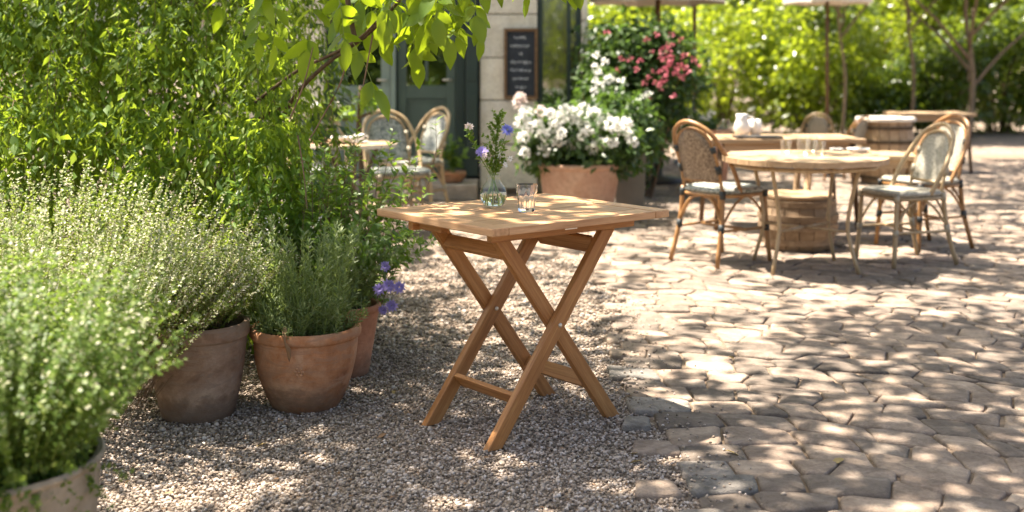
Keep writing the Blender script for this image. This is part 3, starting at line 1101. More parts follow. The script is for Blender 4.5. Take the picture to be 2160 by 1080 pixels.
# relief rosette and the withered leaf
rs = MB()
for k in range(7):
    q = k * 2 * math.pi / 6
    cx_, cz_ = (0, 0) if k == 6 else (.013 * math.cos(q), .013 * math.sin(q))
    vv = [(cx_ + .006 * math.cos(a * .785), 0, cz_ + .006 * math.sin(a * .785)) for a in range(8)] + [(cx_, -.004, cz_)]
    rs.add(vv, [(a, (a + 1) % 8, 8) for a in range(8)])
pr = bpy.data.objects['terracotta_pot']
ro = rs.build('rosette', M['terracotta_relief'], pr, True)
ro.matrix_parent_inverse = Matrix.LocRotScale(pr.location, pr.rotation_euler, None).inverted()
ro.location = (P1.x + .008, P1.y - .1858, .168); ro.rotation_euler = (R(9), 0, 0)
P2 = Vector(((418 - 1080) / F_PX * 4.24, 4.24, 0))
pot('grey_clay_pot', 'weathered grey brown clay pot under the pale thyme mound', P2, pot_prof(.125, .168, .335, .010, .055, .008), M['grey_clay'], .285, .155)
P3 = Vector((-.675, 4.80, 0))
pot('terracotta_pot', 'slim terracotta pot half hidden behind the rosemary pot', P3, pot_prof(.098, .140, .285, .008, .03, .0), M['terracotta_plain'], .25, .125)
P4 = Vector((-1.16, 2.60, 0))
pot('stone_pot', 'pale stone pot at the left front under the fine green bush', P4, pot_prof(.20, .252, .395, .008, .02, .01), M['stone_pot'], .35, .235)
P5 = Vector((W(1222, 400, 9.25).x, 9.25, 0))
pot('terracotta_planter', 'large smooth terracotta planter full of white flowers behind the teak table', P5, pot_prof(.23, .305, .475, .012, .045, .012), M['terracotta_pale'], .42, .275, cat='planter')
P6 = Vector((W(955, 400, 10.9).x, 10.9, .15))
pot('terracotta_pot', 'tiny terracotta pot with a young plant on the doorstep', P6, pot_prof(.085, .118, .10, .008, .03, 0), M['terracotta'], .08, .10)

dl = empty('dead_leaf', (P1.x - .035, P1.y - .205, .24), 0, 'withered brown leaf hanging over the rim of the rosemary pot', 'leaf')
lp = spline([(-.008, .03, .085), (-.004, .005, .062), (.0, -.004, .035), (.012, -.004, .01), (.014, .002, -.03)], 12)
wv_ = [.004, .011, .012, .010, .008, .005, .006, .012, .014, .012, .009, .001]
vs_ = []
for p_, w_ in zip(lp, [w * .62 for w in wv_]):
    vs_ += [(p_[0] - w_, p_[1] - .003, p_[2]), (p_[0], p_[1] - .006, p_[2] - .002), (p_[0] + w_, p_[1] - .001, p_[2] + .002)]
fs_ = []
for i in range(11):
    fs_ += [(i * 3, i * 3 + 1, i * 3 + 4, i * 3 + 3), (i * 3 + 1, i * 3 + 2, i * 3 + 5, i * 3 + 4)]
MB().add(vs_, fs_).build('leaf_blade', M['dry_leaf'], dl, True)


def plant(name, label, loc, cat='plant', group=None):
    return empty(name, loc, 0, label, cat, group)


def put(root, name, vf, mat, smooth=False):
    """numpy mesh in world coordinates -> child of root"""
    v, f = vf
    return np_obj(name, v - np.array(root.location), f, mat, root, smooth)


# rosemary
ros = plant('rosemary_bush', 'upright grey green rosemary in the orange terracotta pot', (P1.x, P1.y, .26), 'shrub')
st = stems((P1.x, P1.y, .255), .155, 95, .40, .42, .03, 8, wob=.005, lo=.45)
put(ros, 'stem', tubes_np(st, .0020, .0008), M['green_stem'])
put(ros, 'foliage', merge([sprig_leaves(st, 70, NEEDLE, .027, 1, .9, .1), sprig_leaves(stems((P1.x, P1.y, .25), .16, 150, .2, .8, .2, 6, wob=.006), 30, NEEDLE, .023, 1, .8, .05)]), M['rosemary'])
tp = sprig_leaves(stems((P1.x, P1.y, .255), .14, 12, .42, .4, .0, 8), 5, ROUND2, .008, 1, .5, .8)
put(ros, 'blossoms', tp, M['petal_blush'])
# thyme mound in the grey pot, and the bigger pale one left of it
th = plant('thyme_bush', 'dense thyme mound with cream tips spilling over the grey brown clay pot', (P2.x, P2.y, .30), 'shrub')
st = stems((P2.x - .05, P2.y + .03, .30), .14, 520, .36, .85, .2, 7, wob=.010, lo=.5)
put(th, 'stem', tubes_np(st[::2], .0012, .0005, 3), M['twig'])
put(th, 'foliage', sprig_leaves(st, 52, ROUND2, .0105, 1, .6, .15), M['thyme'])
put(th, 'blossoms', sprig_leaves(st, 22, ROUND2, .0085, 1, .7, .65), M['bloom_sunlit_tips'])  # cream flowers, also standing in for sunlit leaf tips
PT = Vector((-1.62, 4.10, .0))
th2 = plant('thyme_bush', 'broad pale santolina mound lit by the sun at the left edge', (PT.x, PT.y, 0), 'shrub')
st = stems((PT.x, PT.y, .10), .40, 1050, .80, .68, .3, 8, wob=.010, lo=.72)
put(th2, 'stem', tubes_np(st[::2], .0014, .0005, 3), M['twig'])
put(th2, 'foliage', sprig_leaves(st, 62, ROUND2, .0115, 1, .6, .25), M['thyme'])
put(th2, 'blossoms', sprig_leaves(st, 21, ROUND2, .0095, 1, .7, .6), M['bloom_sunlit_tips'])  # cream flowers, made plentiful so the mound looks sunlit
# foreground bush
fb = plant('thyme_bush', 'fine leaved green bush blurred in the left foreground', (P4.x, P4.y, .36), 'shrub')
st = stems((P4.x, P4.y, .32), .19, 860, .56, .66, .35, 7, wob=.010, lo=.62)
sp_ = stems((P4.x - .05, P4.y - .06, .38), .20, 200, .26, 1.45, 1.0, 7, wob=.010, lo=.5)
put(fb, 'stem', tubes_np(st[::2], .0013, .0005, 3), M['green_stem'])
put(fb, 'foliage', merge([sprig_leaves(st, 78, ROUND2, .0125, 1, .35, .08), sprig_leaves(sp_, 60, ROUND2, .0125, 1, .35, .05)]), M['thyme_front'])
put(fb, 'blossoms', sprig_leaves(st, 5, ROUND2, .010, 1, .7, .75), M['bloom_sunlit_tips'])  # pale tips colour the top of the bush as if sunlit
# scabious in the slim pot
sc_ = plant('scabious_plant', 'loose plant with purple flowers in the slim terracotta pot', (P3.x, P3.y, .26), 'plant')
st = stems((P3.x, P3.y, .26), .10, 70, .38, .8, .25, 8, wob=.008)
put(sc_, 'stem', tubes_np(st, .0016, .0007), M['green_stem'])
put(sc_, 'foliage', sprig_leaves(st, 46, LEAF2, .022, 1, .7, .05), M['rosemary'])
for (a, b) in ((812, 562), (820, 603), (842, 606), (808, 655), (826, 645), (800, 610)):
    e = np.array(W(a, b, 4.72 + random.uniform(-.05, .05)))
    stp = spline([(P3.x + .03, P3.y - .02, .27), tuple((np.array([P3.x + .05, P3.y - .04, .33]) + e) / 2 + np.array([0, 0, .03])), tuple(e)], 8)[None]
    put(sc_, 'stem', tubes_np(stp, .0014, .0008), M['green_stem'])
    daisy(e - np.array(sc_.location), (.2, -.7, .4), random.uniform(.022, .03), 12, M['petal_purple'], sc_)
# leafy shrub behind the pots
js = plant('jasmine_shrub', 'light green leafy shrub between the rosemary and the bistro table', (-.86, 5.15, 0), 'shrub')
st = stems((-.86, 5.15, .0), .22, 120, .92, .42, .2, 9, wob=.018)
put(js, 'stem', tubes_np(st, .0030, .001), M['twig'])
put(js, 'foliage', merge([sprig_leaves(st, 58, LEAF4, .042, 1, .6, .2), sprig_leaves(stems((-.72, 5.0, .35), .2, 60, .4, 1.0, .2, 7), 30, LEAF4, .036, 1, .6, .1)]), M['jasmine'])
st2 = stems((-.80, 4.95, .3), .12, 9, .5, .5, .05, 7)
put(js, 'twig', tubes_np(st2, .0018, .0009), M['twig'])
# young plant on the step
yp = plant('young_plant', 'young bright green plant in the tiny doorstep pot', (P6.x, P6.y, P6.z + .085))
st = stems((P6.x, P6.y, P6.z + .085), .03, 7, .36, .3, .0, 7)
put(yp, 'stem', tubes_np(st, .004, .002), M['green_stem'])
put(yp, 'foliage', sprig_leaves(st, 16, LEAF4, .085, 1, .3, .1), M['jasmine'])


# ------------------------------------------------------------------ leafy masses made of blobs
def blob_points(blobs, n, shell=.35):
    vol = np.array([b[3] * b[4] * b[5] for b in blobs]) ** .75
    k = RNG.choice(len(blobs), n, p=vol / vol.sum())
    B = np.array(blobs)[k]
    d = unit(rv(n))
    lump = 1 + .16 * np.sin(d[:, 0] * 7 + k) * np.sin(d[:, 1] * 6 + 2 * k) + .1 * np.sin(d[:, 2] * 11 + k)
    r = (1 - shell * RNG.uniform(0, 1, n) ** 1.4) * lump
    return B[:, :3] + d * r[:, None] * B[:, 3:6], d


def blob_leaves(blobs, n, tpl, size, hang=.6, shell=.35, zmin=.02, outn=.8):
    p, d = blob_points(blobs, n, shell)
    ok = p[:, 2] > zmin
    p, d = p[ok], d[ok]
    n = len(p)
    ax = unit(d * .5 + rv(n, .55) + np.array([0, 0, -hang]))
    nr = unit(d * outn + rv(n, .45) + np.array([0, 0, .6]))
    return leaves(tpl, p, ax, nr, size * RNG.uniform(.65, 1.3, n))


vine = plant('wisteria_vine', 'tall wisteria with sunlit green leaves arching over the left of the terrace', (-1.45, 5.3, 0), 'vine')
VB = [(-1.30, 5.10, .55, .45, .38, .55), (-2.0, 5.15, .6, .6, .45, .6), (-2.8, 5.3, .7, .7, .5, .75), (-1.45, 5.45, 1.05, .55, .42, .45), (-2.2, 5.55, 1.15, .6, .45, .5), (-2.95, 5.7, 1.3, .7, .5, .55),
      (-1.50, 5.85, 1.55, .62, .45, .45), (-2.3, 6.0, 1.7, .7, .5, .5), (-3.1, 6.1, 1.8, .7, .5, .6), (-1.55, 6.2, 2.0, .6, .5, .4), (-2.4, 6.4, 2.15, .8, .5, .4), (-1.05, 5.0, .5, .26, .26, .42),
      (-1.02, 5.0, 1.15, .20, .2, .42), (-1.0, 4.95, .75, .2, .2, .3), (-1.75, 6.5, 1.0, .8, .4, 1.1), (-3.0, 6.7, 1.1, .9, .4, 1.2)]
put(vine, 'foliage', merge([blob_leaves(VB, 34000, LANCE, .047, 1.2, .42, outn=.5), blob_leaves(VB, 52000, LANCE, .031, 1.1, .42, outn=.5), blob_leaves(VB, 9000, LEAF4, .062, 1.0, .16, outn=.5)]), M['vine_leaf'])
BK = [(-1.45, 6.4, 1.0, .55, .3, 1.0), (-2.2, 6.7, 1.1, .6, .3, 1.2), (-3.0, 6.9, 1.2, .7, .3, 1.3)]
put(vine, 'foliage', blob_leaves(BK, 9000, LEAF4, .075, .8, .25), M['dark_leaf'])
# trailing shoots that hang over the face
p_, d_ = blob_points(VB[:11], 520, .06)
k_ = (d_[:, 1] < .25) & (d_[:, 2] > -.3)
p_, d_ = p_[k_], d_[k_]
ln_ = RNG.uniform(.25, .6, len(p_))[:, None, None]
sg_ = np.linspace(0, 1, 8)[None, :, None]
dd_ = unit(d_ + np.array([-.15, -.5, .1]))[:, None]
tr_ = p_[:, None] + dd_ * ln_ * .42 * np.sqrt(sg_) * np.array([1, 1, .5]) + np.array([0, 0, -1.]) * ln_ * .95 * sg_ ** 1.7 + RNG.normal(0, .006, (len(p_), 8, 3))
tr_ = tr_[tr_[:, -1, 2] > .35]
tag(put(vine, 'shoots', tubes_np(tr_, .0022, .001, 3), M['twig']), kind='stuff')
put(vine, 'foliage', merge([sprig_leaves(tr_, 26, LANCE, .048, .8, .8, .05, 1., .5), sprig_leaves(tr_, 20, LANCE, .030, .8, .8, .1, 1., .4)]), M['vine_leaf'])
tk = MB().tube(arc([(.12, .02, 0), (.10, .05, .5), (.2, .1, .9), (.4, .1, 1.05)], 10), list(np.linspace(.045, .012, 10)), 8)
tk.build('trunk', M['bark'], vine, True)
oV = np.array(vine.location)


def vpath(px, d0, d1=None, r0=.012, r1=.005, name='branch', m=14):
    d1 = d1 or d0
    pts = [W(a, b, d0 + (d1 - d0) * i / (len(px) - 1)) for i, (a, b) in enumerate(px)]
    p = spline(pts, m)
    v, f = tubes_np(p[None], r0, r1, 7)
    put(vine, name, (v, f), M['bark'] if r0 > .004 else M['twig'], True)
    return p


vpath([(540, 330), (585, 262), (632, 190), (700, 126), (782, 68), (860, -20)], 5.45, 4.25, .0115, .006)
vpath([(540, 215), (596, 172), (640, 142), (706, 112), (760, 80), (800, 40)], 5.3, 4.3, .009, .005)
vpath([(748, 76), (738, 30), (730, -30)], 4.35, 4.35, .009, .011)
vpath([(735, 95), (720, 170), (672, 262), (655, 290)], 4.35, 4.35, .0035, .0022, 'twig')
vpath([(612, 250), (640, 180), (660, 100)], 4.35, 4.35, .0035, .002, 'twig')
vpath([(786, 74), (772, 150), (766, 180)], 4.35, 4.35, .0032, .002, 'twig')
vpath([(628, 285), (640, 360), (648, 440)], 4.35, 4.35, .003, .002, 'twig')


def leaf_mesh(k):
    """one wisteria leaflet: 5 x 3 grid, pointed oval, folded along the midrib, curled"""
    n = 7
    vs_, fs_ = [], []
    bend = random.uniform(-.25, .1)
    for i in range(n):
        u = i / (n - 1)
        w_ = .25 * math.sin(math.pi * u ** .85) ** .8 * (1 - .15 * u)
        if i in (0, n - 1): w_ = .004
        z_ = bend * u * u
        ed = .02 * math.sin(i * 2.3 + k)
        vs_ += [(u, -w_, z_ + w_ * .28 + ed), (u, 0, z_), (u, w_, z_ + w_ * .28 - ed)]
    for i in range(n - 1):
        fs_ += [(i * 3, i * 3 + 3, i * 3 + 4, i * 3 + 1), (i * 3 + 1, i * 3 + 4, i * 3 + 5, i * 3 + 2)]
    me = bpy.data.meshes.new('leaf')
    me.from_pydata(vs_, [], fs_)
    me.polygons.foreach_set('use_smooth', [True] * len(me.polygons))
    me.materials.append(M['big_leaf'])
    return me


LM = [leaf_mesh(k) for k in range(6)]
leaf_count = 0
extra_leaf = []


def put_leaf(pos, ax, nr, size):
    global leaf_count
    if leaf_count < 298:
        a = Vector(ax).normalized(); n_ = Vector(nr); b_ = n_.cross(a).normalized(); c_ = a.cross(b_)
        o = bpy.data.objects.new('leaf', random.choice(LM))
        link(o, vine)
        o.matrix_local = Matrix(((a.x, b_.x, c_.x, pos[0] - oV[0]), (a.y, b_.y, c_.y, pos[1] - oV[1]), (a.z, b_.z, c_.z, pos[2] - oV[2]), (0, 0, 0, 1))) @ Matrix.Scale(size, 4)
        leaf_count += 1
    else:
        extra_leaf.append((pos, ax, nr, size))


def spray(px, py, d, ang, nleaf=7, L=.24, size=.105):
    """compound leaf hanging from (px, py): rachis with paired leaflets; ang = direction in the picture plane, 0 = straight down"""
    p0 = np.array(W(px, py, d))
    q = RNG.uniform(-.6, .6)
    dr = unit(np.array([math.sin(ang), .35 * math.sin(q), -math.cos(ang)]))
    path = np.stack([p0 + dr * L * u + np.array([0, 0, -.06]) * u * u for u in np.linspace(0, 1, 6)])
    v, f = tubes_np(path[None], .0016, .001, 4)
    put(vine, 'leaf_stalk', (v, f), M['green_stem'])
    fn = unit(np.array([.3 * RNG.normal(), -.6, .75 + .3 * RNG.normal()]))
    sd = unit(np.cross(dr, fn))
    k = nleaf // 2
    for i in range(k):
        u = .25 + .62 * i / max(1, k - 1)
        pp = p0 + dr * L * u + np.array([0, 0, -.06]) * u * u
        for s in (-1, 1):
            ax = unit(sd * s * 1.0 + dr * .7 + np.array([0, 0, -.3]) + rv(1, .28)[0])
            put_leaf(pp, ax, fn + rv(1, .5)[0], size * RNG.uniform(.75, 1.1) * (1 - .25 * abs(u - .6)))
    put_leaf(path[-1], unit(dr + np.array([0, 0, -.3]) + rv(1, .1)[0]), fn + rv(1, .2)[0], size * 1.1)


SPR = [(715, 52, .2), (750, 55, -.3), (790, 60, .3), (825, 55, -.1), (855, 60, .3), (895, 66, -.2), (930, 55, .3), (965, 52, .1), (990, 45, .4), (870, 80, .1), (660, 52, -.2), (540, 52, .1), (585, 55, -.2), (770, -10, .1), (910, -10, .2), (950, -30, -.2),
       (700, -30, .3), (760, -60, .0), (800, -40, .4), (830, -10, -.2), (850, -70, .2), (880, -30, .5), (880, 20, .1), (915, -40, -.3), (930, -60, .35),
       (960, -50, .1), (975, -90, .5), (560, -50, .1), (745, 100, .6),
       (1110, -90, .1), (1130, -85, .45), (1150, -90, .2), (1165, -100, .65), (1100, -110, -.3), (1190, -70, .4), (1125, -60, -.15), (1210, -85, .3),
       (480, -40, -.2),
       (765, -20, .3), (785, 0, -.3), (835, 15, .25), (905, 0, -.15), (945, 0, .3), (890, 45, .35), (990, -30, .2), (1150, -60, .5), (1185, -50, .45), (720, 0, .1),  (1000, -95, -.2), (1020, -100, .3), (790, -90, -.2), (860, -100, 0), ]
for a, b, an in SPR:
    spray(a, b - (48 if b < 50 else 52 if b < 85 else 10), RNG.uniform(4.25, 4.8), an, int(RNG.choice([5, 5, 7, 7])), RNG.uniform(.06, .14), RNG.uniform(.085, .12))
# the part of the arch above the picture's top edge
for a, b, an in [(RNG.uniform(480, 1240), RNG.uniform(-330, -120), RNG.uniform(-.6, .6)) for _ in range(16)]:
    spray(a, b, RNG.uniform(4.2, 5.0), an, 7, .24, .11)
vpath([(700, -70), (860, -130), (1010, -135), (1240, -110)], 4.6, 4.5, .010, .005)
if extra_leaf:
    put(vine, 'leaves', leaves(LEAF4, np.array([e[0] for e in extra_leaf]), np.array([e[1] for e in extra_leaf]), np.array([e[2] for e in extra_leaf]), np.array([e[3] for e in extra_leaf])), M['big_leaf'])
    tag(bpy.data.objects['leaves'], kind='stuff')

# ------------------------------------------------------------------ flowers in the planter, tall box, shrubs by the corner
wfp = plant('white_flowering_shrub', 'round shrub covered in white flower heads in the large terracotta planter', (P5.x, P5.y, .43), 'shrub')
FBL = [(P5.x, P5.y, .66, .44, .36, .28), (P5.x - .25, P5.y, .64, .25, .25, .30), (P5.x + .28, P5.y - .02, .58, .24, .25, .24)]
put(wfp, 'foliage', blob_leaves(FBL, 4200, LEAF4, .07, .3, .6), M['dark_leaf'])
HEADS = [(1098, 205), (1140, 235), (1095, 215), (1180, 250), (1213, 240), (1190, 232), (1232, 228), (1255, 240), (1098, 258), (1135, 262), (1168, 268), (1205, 252), (1230, 262),
         (1282, 250), (1308, 262), (1105, 290), (1145, 285), (1176, 297), (1198, 305), (1265, 305), (1290, 300), (1300, 280), (1325, 285), (1335, 300), (1107, 322), (1147, 317), (1250, 312), (1270, 262), (1290, 262), (1120, 268),
         (1228, 285), (1215, 300), (1240, 275), (1320, 262), (1185, 280), (1258, 290), (1110, 240), (1160, 240)]
for k, (a, b) in enumerate(HEADS):
    e = np.array(W(a, b, 8.98 + RNG.uniform(-.12, .12)))
    pp, q_ = [], []
    nb_ = 46
    d_ = unit(rv(nb_) + np.array([0, -.6, .3]))
    rr_ = RNG.uniform(.046, .066)
    pos = e + d_ * rr_ * .45
    v, f = leaves(ROUND2, pos, unit(d_ + rv(nb_, .35)), unit(rv(nb_)), rr_ * .62 * np.ones(nb_))
    put(wfp, 'flower', (v, f), M['petal_blush'] if k in (0, 1, 2) else M['petal_white'])
bx = MB()
B6 = Vector((W(1324, 400, 9.70).x, 9.75, 0))
tall = empty('tall_planter', B6, .1, 'tall grey tapered planter box right of the white flowers', 'planter')
prf = [(.115, 0), (.122, .2), (.132, .56), (.134, .57), (.134, .60), (.118, .60), (.112, .5)]
vs_ = []
for r_, z_ in prf: vs_ += [(-r_, -r_, z_), (r_, -r_, z_), (r_, r_, z_), (-r_, r_, z_)]
fs_ = [(3, 2, 1, 0)]
for i in range(len(prf) - 1): fs_ += [(i * 4 + k, i * 4 + (k + 1) % 4, i * 4 + 4 + (k + 1) % 4, i * 4 + 4 + k) for k in range(4)]
MB().add(vs_, fs_).build('pot_body', M['cement'], tall, bevel=.006)
MB().box((0, 0, .54), (.22, .22, .02)).build('soil', M['soil'], tall)
bs = plant('box_shrub', 'dark green shrub growing in the tall grey planter', (B6.x, B6.y, .55), 'shrub')
put(bs, 'foliage', blob_leaves([(B6.x + .02, B6.y, .76, .24, .24, .26), (B6.x + .1, B6.y, .62, .2, .2, .2), (B6.x - .12, B6.y + .1, .8, .2, .2, .25)], 3000, LEAF4, .06, .4, .6), M['dark_leaf'])
put(bs, 'stem', tubes_np(stems((B6.x, B6.y, .55), .05, 10, .3, .6, 0, 5), .006, .002), M['twig'])


def flower_dots(root, lst, d, mat, r=.045, n=14, name='flower'):
    for a, b in lst:
        e = np.array(W(a, b, d + RNG.uniform(-.1, .1)))
        d_ = unit(rv(n) + np.array([0, -.5, .2]))
        put(root, name, leaves(ROUND2, e + d_ * r * .3, d_, unit(rv(n)), r * np.ones(n)), mat)


ol = plant('oleander_shrub', 'tall green shrub with red pink flowers beside the corner of the building', (1.12, 10.9, 0), 'shrub')
OB = [(1.05, 10.9, .8, .42, .36, .7), (1.0, 11.0, 1.30, .42, .36, .38), (1.42, 10.9, 1.1, .36, .3, .55), (.8, 10.8, .95, .2, .2, .5), (1.3, 10.95, 1.36, .3, .3, .3)]
put(ol, 'foliage', blob_leaves(OB, 7500, LEAF4, .085, .4, .6), M['dark_leaf'])
put(ol, 'stem', tubes_np(stems((1.12, 10.9, 0), .15, 14, 1.5, .35, 0, 7), .014, .004), M['twig'])
flower_dots(ol, [(1365 + RNG.normal() * 22, 132 + RNG.normal() * 22) for _ in range(9)] + [(1415 + RNG.normal() * 26, 130 + RNG.normal() * 26) for _ in range(40)] + [(1300, 150), (1310, 125), (1280, 70), (1392, 185)], 10.35, M['petal_red'], .029, 8)
wh = plant('white_rose_bush', 'white flowered bush in front of the building corner above the planter', (.72, 10.3, 0), 'shrub')
put(wh, 'foliage', blob_leaves([(.74, 10.3, .65, .22, .2, .5), (.80, 10.3, .95, .16, .16, .3)], 2200, LEAF4, .075, .4, .6), M['dark_leaf'])
put(wh, 'stem', tubes_np(stems((.72, 10.3, 0), .08, 8, .95, .25, 0, 6), .01, .003), M['twig'])
flower_dots(wh, [(1256, 142), (1262, 152), (1256, 172), (1270, 178), (1282, 168), (1255, 190), (1268, 194), (1288, 165), (1310, 170), (1258, 118), (1275, 130), (1350, 206), (1368, 200)], 10.05, M['petal_white'], .036)


# ------------------------------------------------------------------ bistro chairs
def chair(label, loc, rz, frame, wb, ws, group, scale=1.0, white=False):
    root = empty('bistro_chair', loc, rz, label, 'chair', group)
    root.scale = (scale,) * 3
    # seat: woven, softly rounded slab
    vs_, fs_ = [], []
    n = 28
    rings = ((.94, .428), (1.0, .438), (1.0, .452), (.95, .462), (.5, .460))
    for sc, z in rings:
        for k in range(n):
            q = 2 * math.pi * k / n
            cx_, sy_ = math.cos(q), math.sin(q)
            e = .55
            vs_.append((.215 * sc * math.copysign(abs(cx_) ** e, cx_) * (1 - .06 * sy_), .205 * sc * math.copysign(abs(sy_) ** e, sy_), z))
    for r_ in range(len(rings) - 1):
        fs_ += [(r_ * n + k, r_ * n + (k + 1) % n, (r_ + 1) * n + (k + 1) % n, (r_ + 1) * n + k) for k in range(n)]
    fs_ += [tuple(range(n))[::-1], tuple(range((len(rings) - 1) * n, len(rings) * n))]
    MB().add(vs_, fs_).build('seat', ws, root, True)
    ring = [(.205 * math.copysign(abs(math.cos(q)) ** .55, math.cos(q)), .195 * math.copysign(abs(math.sin(q)) ** .55, math.sin(q)), .418) for q in [2 * math.pi * k / 28 for k in range(29)]]
    MB().tube(ring, .012, 6).build('seat_frame', frame, root, True)
    # legs
    for s in (-1, 1):
        MB().tube(arc([(s * .185, -.17, .44), (s * .19, -.185, .2), (s * .20, -.205, 0)], 6), .0145, 8).build('leg', frame, root, True)
        MB().tube(arc([(s * .165, .18, .46), (s * .175, .20, .24), (s * .195, .26, 0)], 6), .0145, 8).build('leg', frame, root, True)
    # inner hoop and woven panel
    hoop = arc([(-.155, .175, .45), (-.158, .20, .56), (-.150, .245, .70), (-.105, .272, .79), (0, .285, .825), (.105, .272, .79), (.150, .245, .70), (.158, .20, .56), (.155, .175, .45)], 30)
    MB().tube(hoop, .0105, 6).build('inner_hoop', frame, root, True)
    vs_, fs_ = [], []
    m = 12
    zs = np.linspace(.50, .815, m)
    for z in zs:
        u = (z - .45) / .375
        half = .148 * math.sqrt(max(.02, 1 - max(0, (z - .66) / .165) ** 2)) if z > .66 else .150
        yb = np.interp(z, [.45, .56, .70, .79, .825], [.175, .20, .245, .272, .285])
        for x in (-1, -.5, 0, .5, 1):
            vs_.append((x * half, yb + .018 * (1 - x * x) - .004, z))
    k0 = len(vs_)
    vs_ += [(a, b + .010, c) for a, b, c in vs_]
    for i in range(m - 1):
        for k in range(4):
            a = i * 5 + k
            fs_ += [(a, a + 1, a + 6, a + 5), (k0 + a + 5, k0 + a + 6, k0 + a + 1, k0 + a)]
    for i in range(m - 1):
        a = i * 5
        fs_ += [(a, a + 5, k0 + a + 5, k0 + a), (a + 4, k0 + a + 4, k0 + a + 9, a + 9)]
    MB().add(vs_, fs_).build('backrest', wb, root, True)
    MB().tube([(-.150, .19, .505), (0, .205, .505), (.150, .19, .505)], .010, 6).build('back_rail', frame, root, True)
    # outer hoop from the seat sides over the top
    outer_ = arc([(-.20, .06, .44), (-.212, .12, .55), (-.200, .20, .68), (-.142, .275, .81), (0, .312, .868), (.142, .275, .81), (.200, .20, .68), (.212, .12, .55), (.20, .06, .44)], 34)
    MB().tube(outer_, .0145, 8).build('outer_hoop', frame, root, True)
    # stretchers and curved braces
    for s in (-1, 1):
        MB().tube([(s * .193, -.185, .21), (s * .183, .21, .21)], .009, 6).build('stretcher', frame, root, True)
        MB().tube(arc([(s * .19, -.182, .24), (s * .185, -.10, .36), (s * .19, -.01, .415)], 8), .008, 6).build('brace', frame, root, True)
        MB().tube(arc([(s * .178, .20, .24), (s * .185, .10, .36), (s * .19, .01, .415)], 8), .008, 6).build('brace', frame, root, True)
    MB().tube([(-.18, .005, .21), (.18, .005, .21)], .009, 6).build('stretcher', frame, root, True)
    MB().tube(arc([(-.178, .205, .25), (-.10, .195, .38), (0, .19, .415)], 8), .008, 6).build('brace', frame, root, True)
    MB().tube(arc([(.178, .205, .25), (.10, .195, .38), (0, .19, .415)], 8), .008, 6).build('brace', frame, root, True)
    b_ = M['white_binding'] if white else M['binding']
    for s in (-1, 1):
        for p_, q_ in (((s * .186, -.174, .40), (s * .187, -.176, .44)), ((s * .166, .182, .40), (s * .166, .181, .45)), ((s * .176, .204, .20), (s * .175, .2, .25)), ((s * .19, -.187, .19), (s * .19, -.183, .23)), ((s * .158, .2, .555), (s * .157, .215, .60)), ((s * .152, .24, .68), (s * .148, .25, .715))):
            MB().tube([p_, q_], .0185, 8).build('binding', b_, root, True)
    return root


GR = 'rattan bistro chairs on the terrace'
pv = .024
chair('brown woven rattan chair with its back to the teak table, left of the round table', (1.31, 7.42, pv), R(127), M['rattan'], M['weave_brown'], M['weave_white'], GR, 1.0)
chair('grey woven rattan chair in front at the right side of the round table', (2.40, 7.35, pv), R(-72), M['pale_rattan'], M['weave_grey'], M['weave_grey'], GR, .97, True)
chair('rattan chair half hidden right behind the grey woven chair', (2.72, 7.95, pv), R(-66), M['rattan'], M['weave_grey'], M['weave_grey'], GR, 1.0)
chair('white and green woven rattan chair facing out before the green doors', (-.84, 8.75, .0), R(24), M['pale_rattan'], M['weave_white'], M['weave_white'], GR, 1.02, True)
chair('white woven rattan chair turned sideways nearest the doorstep', (-.82, 9.75, 0), R(-50), M['pale_rattan'], M['weave_white'], M['weave_white'], GR, 1.0, True)
chair('rattan chair behind the left end of the round bistro table', (-1.40, 8.75, 0), R(20), M['pale_rattan'], M['weave_white'], M['weave_white'], GR, 1.03, True)
chair('far rattan chair, left of the pair before the barrel', (W(1722, 250, 13.0).x, 13.0, pv), R(170), M['pale_rattan'], M['weave_grey'], M['weave_white'], GR, .78)
chair('far rattan chair, right of the pair before the barrel', (W(1786, 250, 12.2).x, 12.2, pv), R(215), M['rattan'], M['weave_grey'], M['weave_white'], GR, .78)


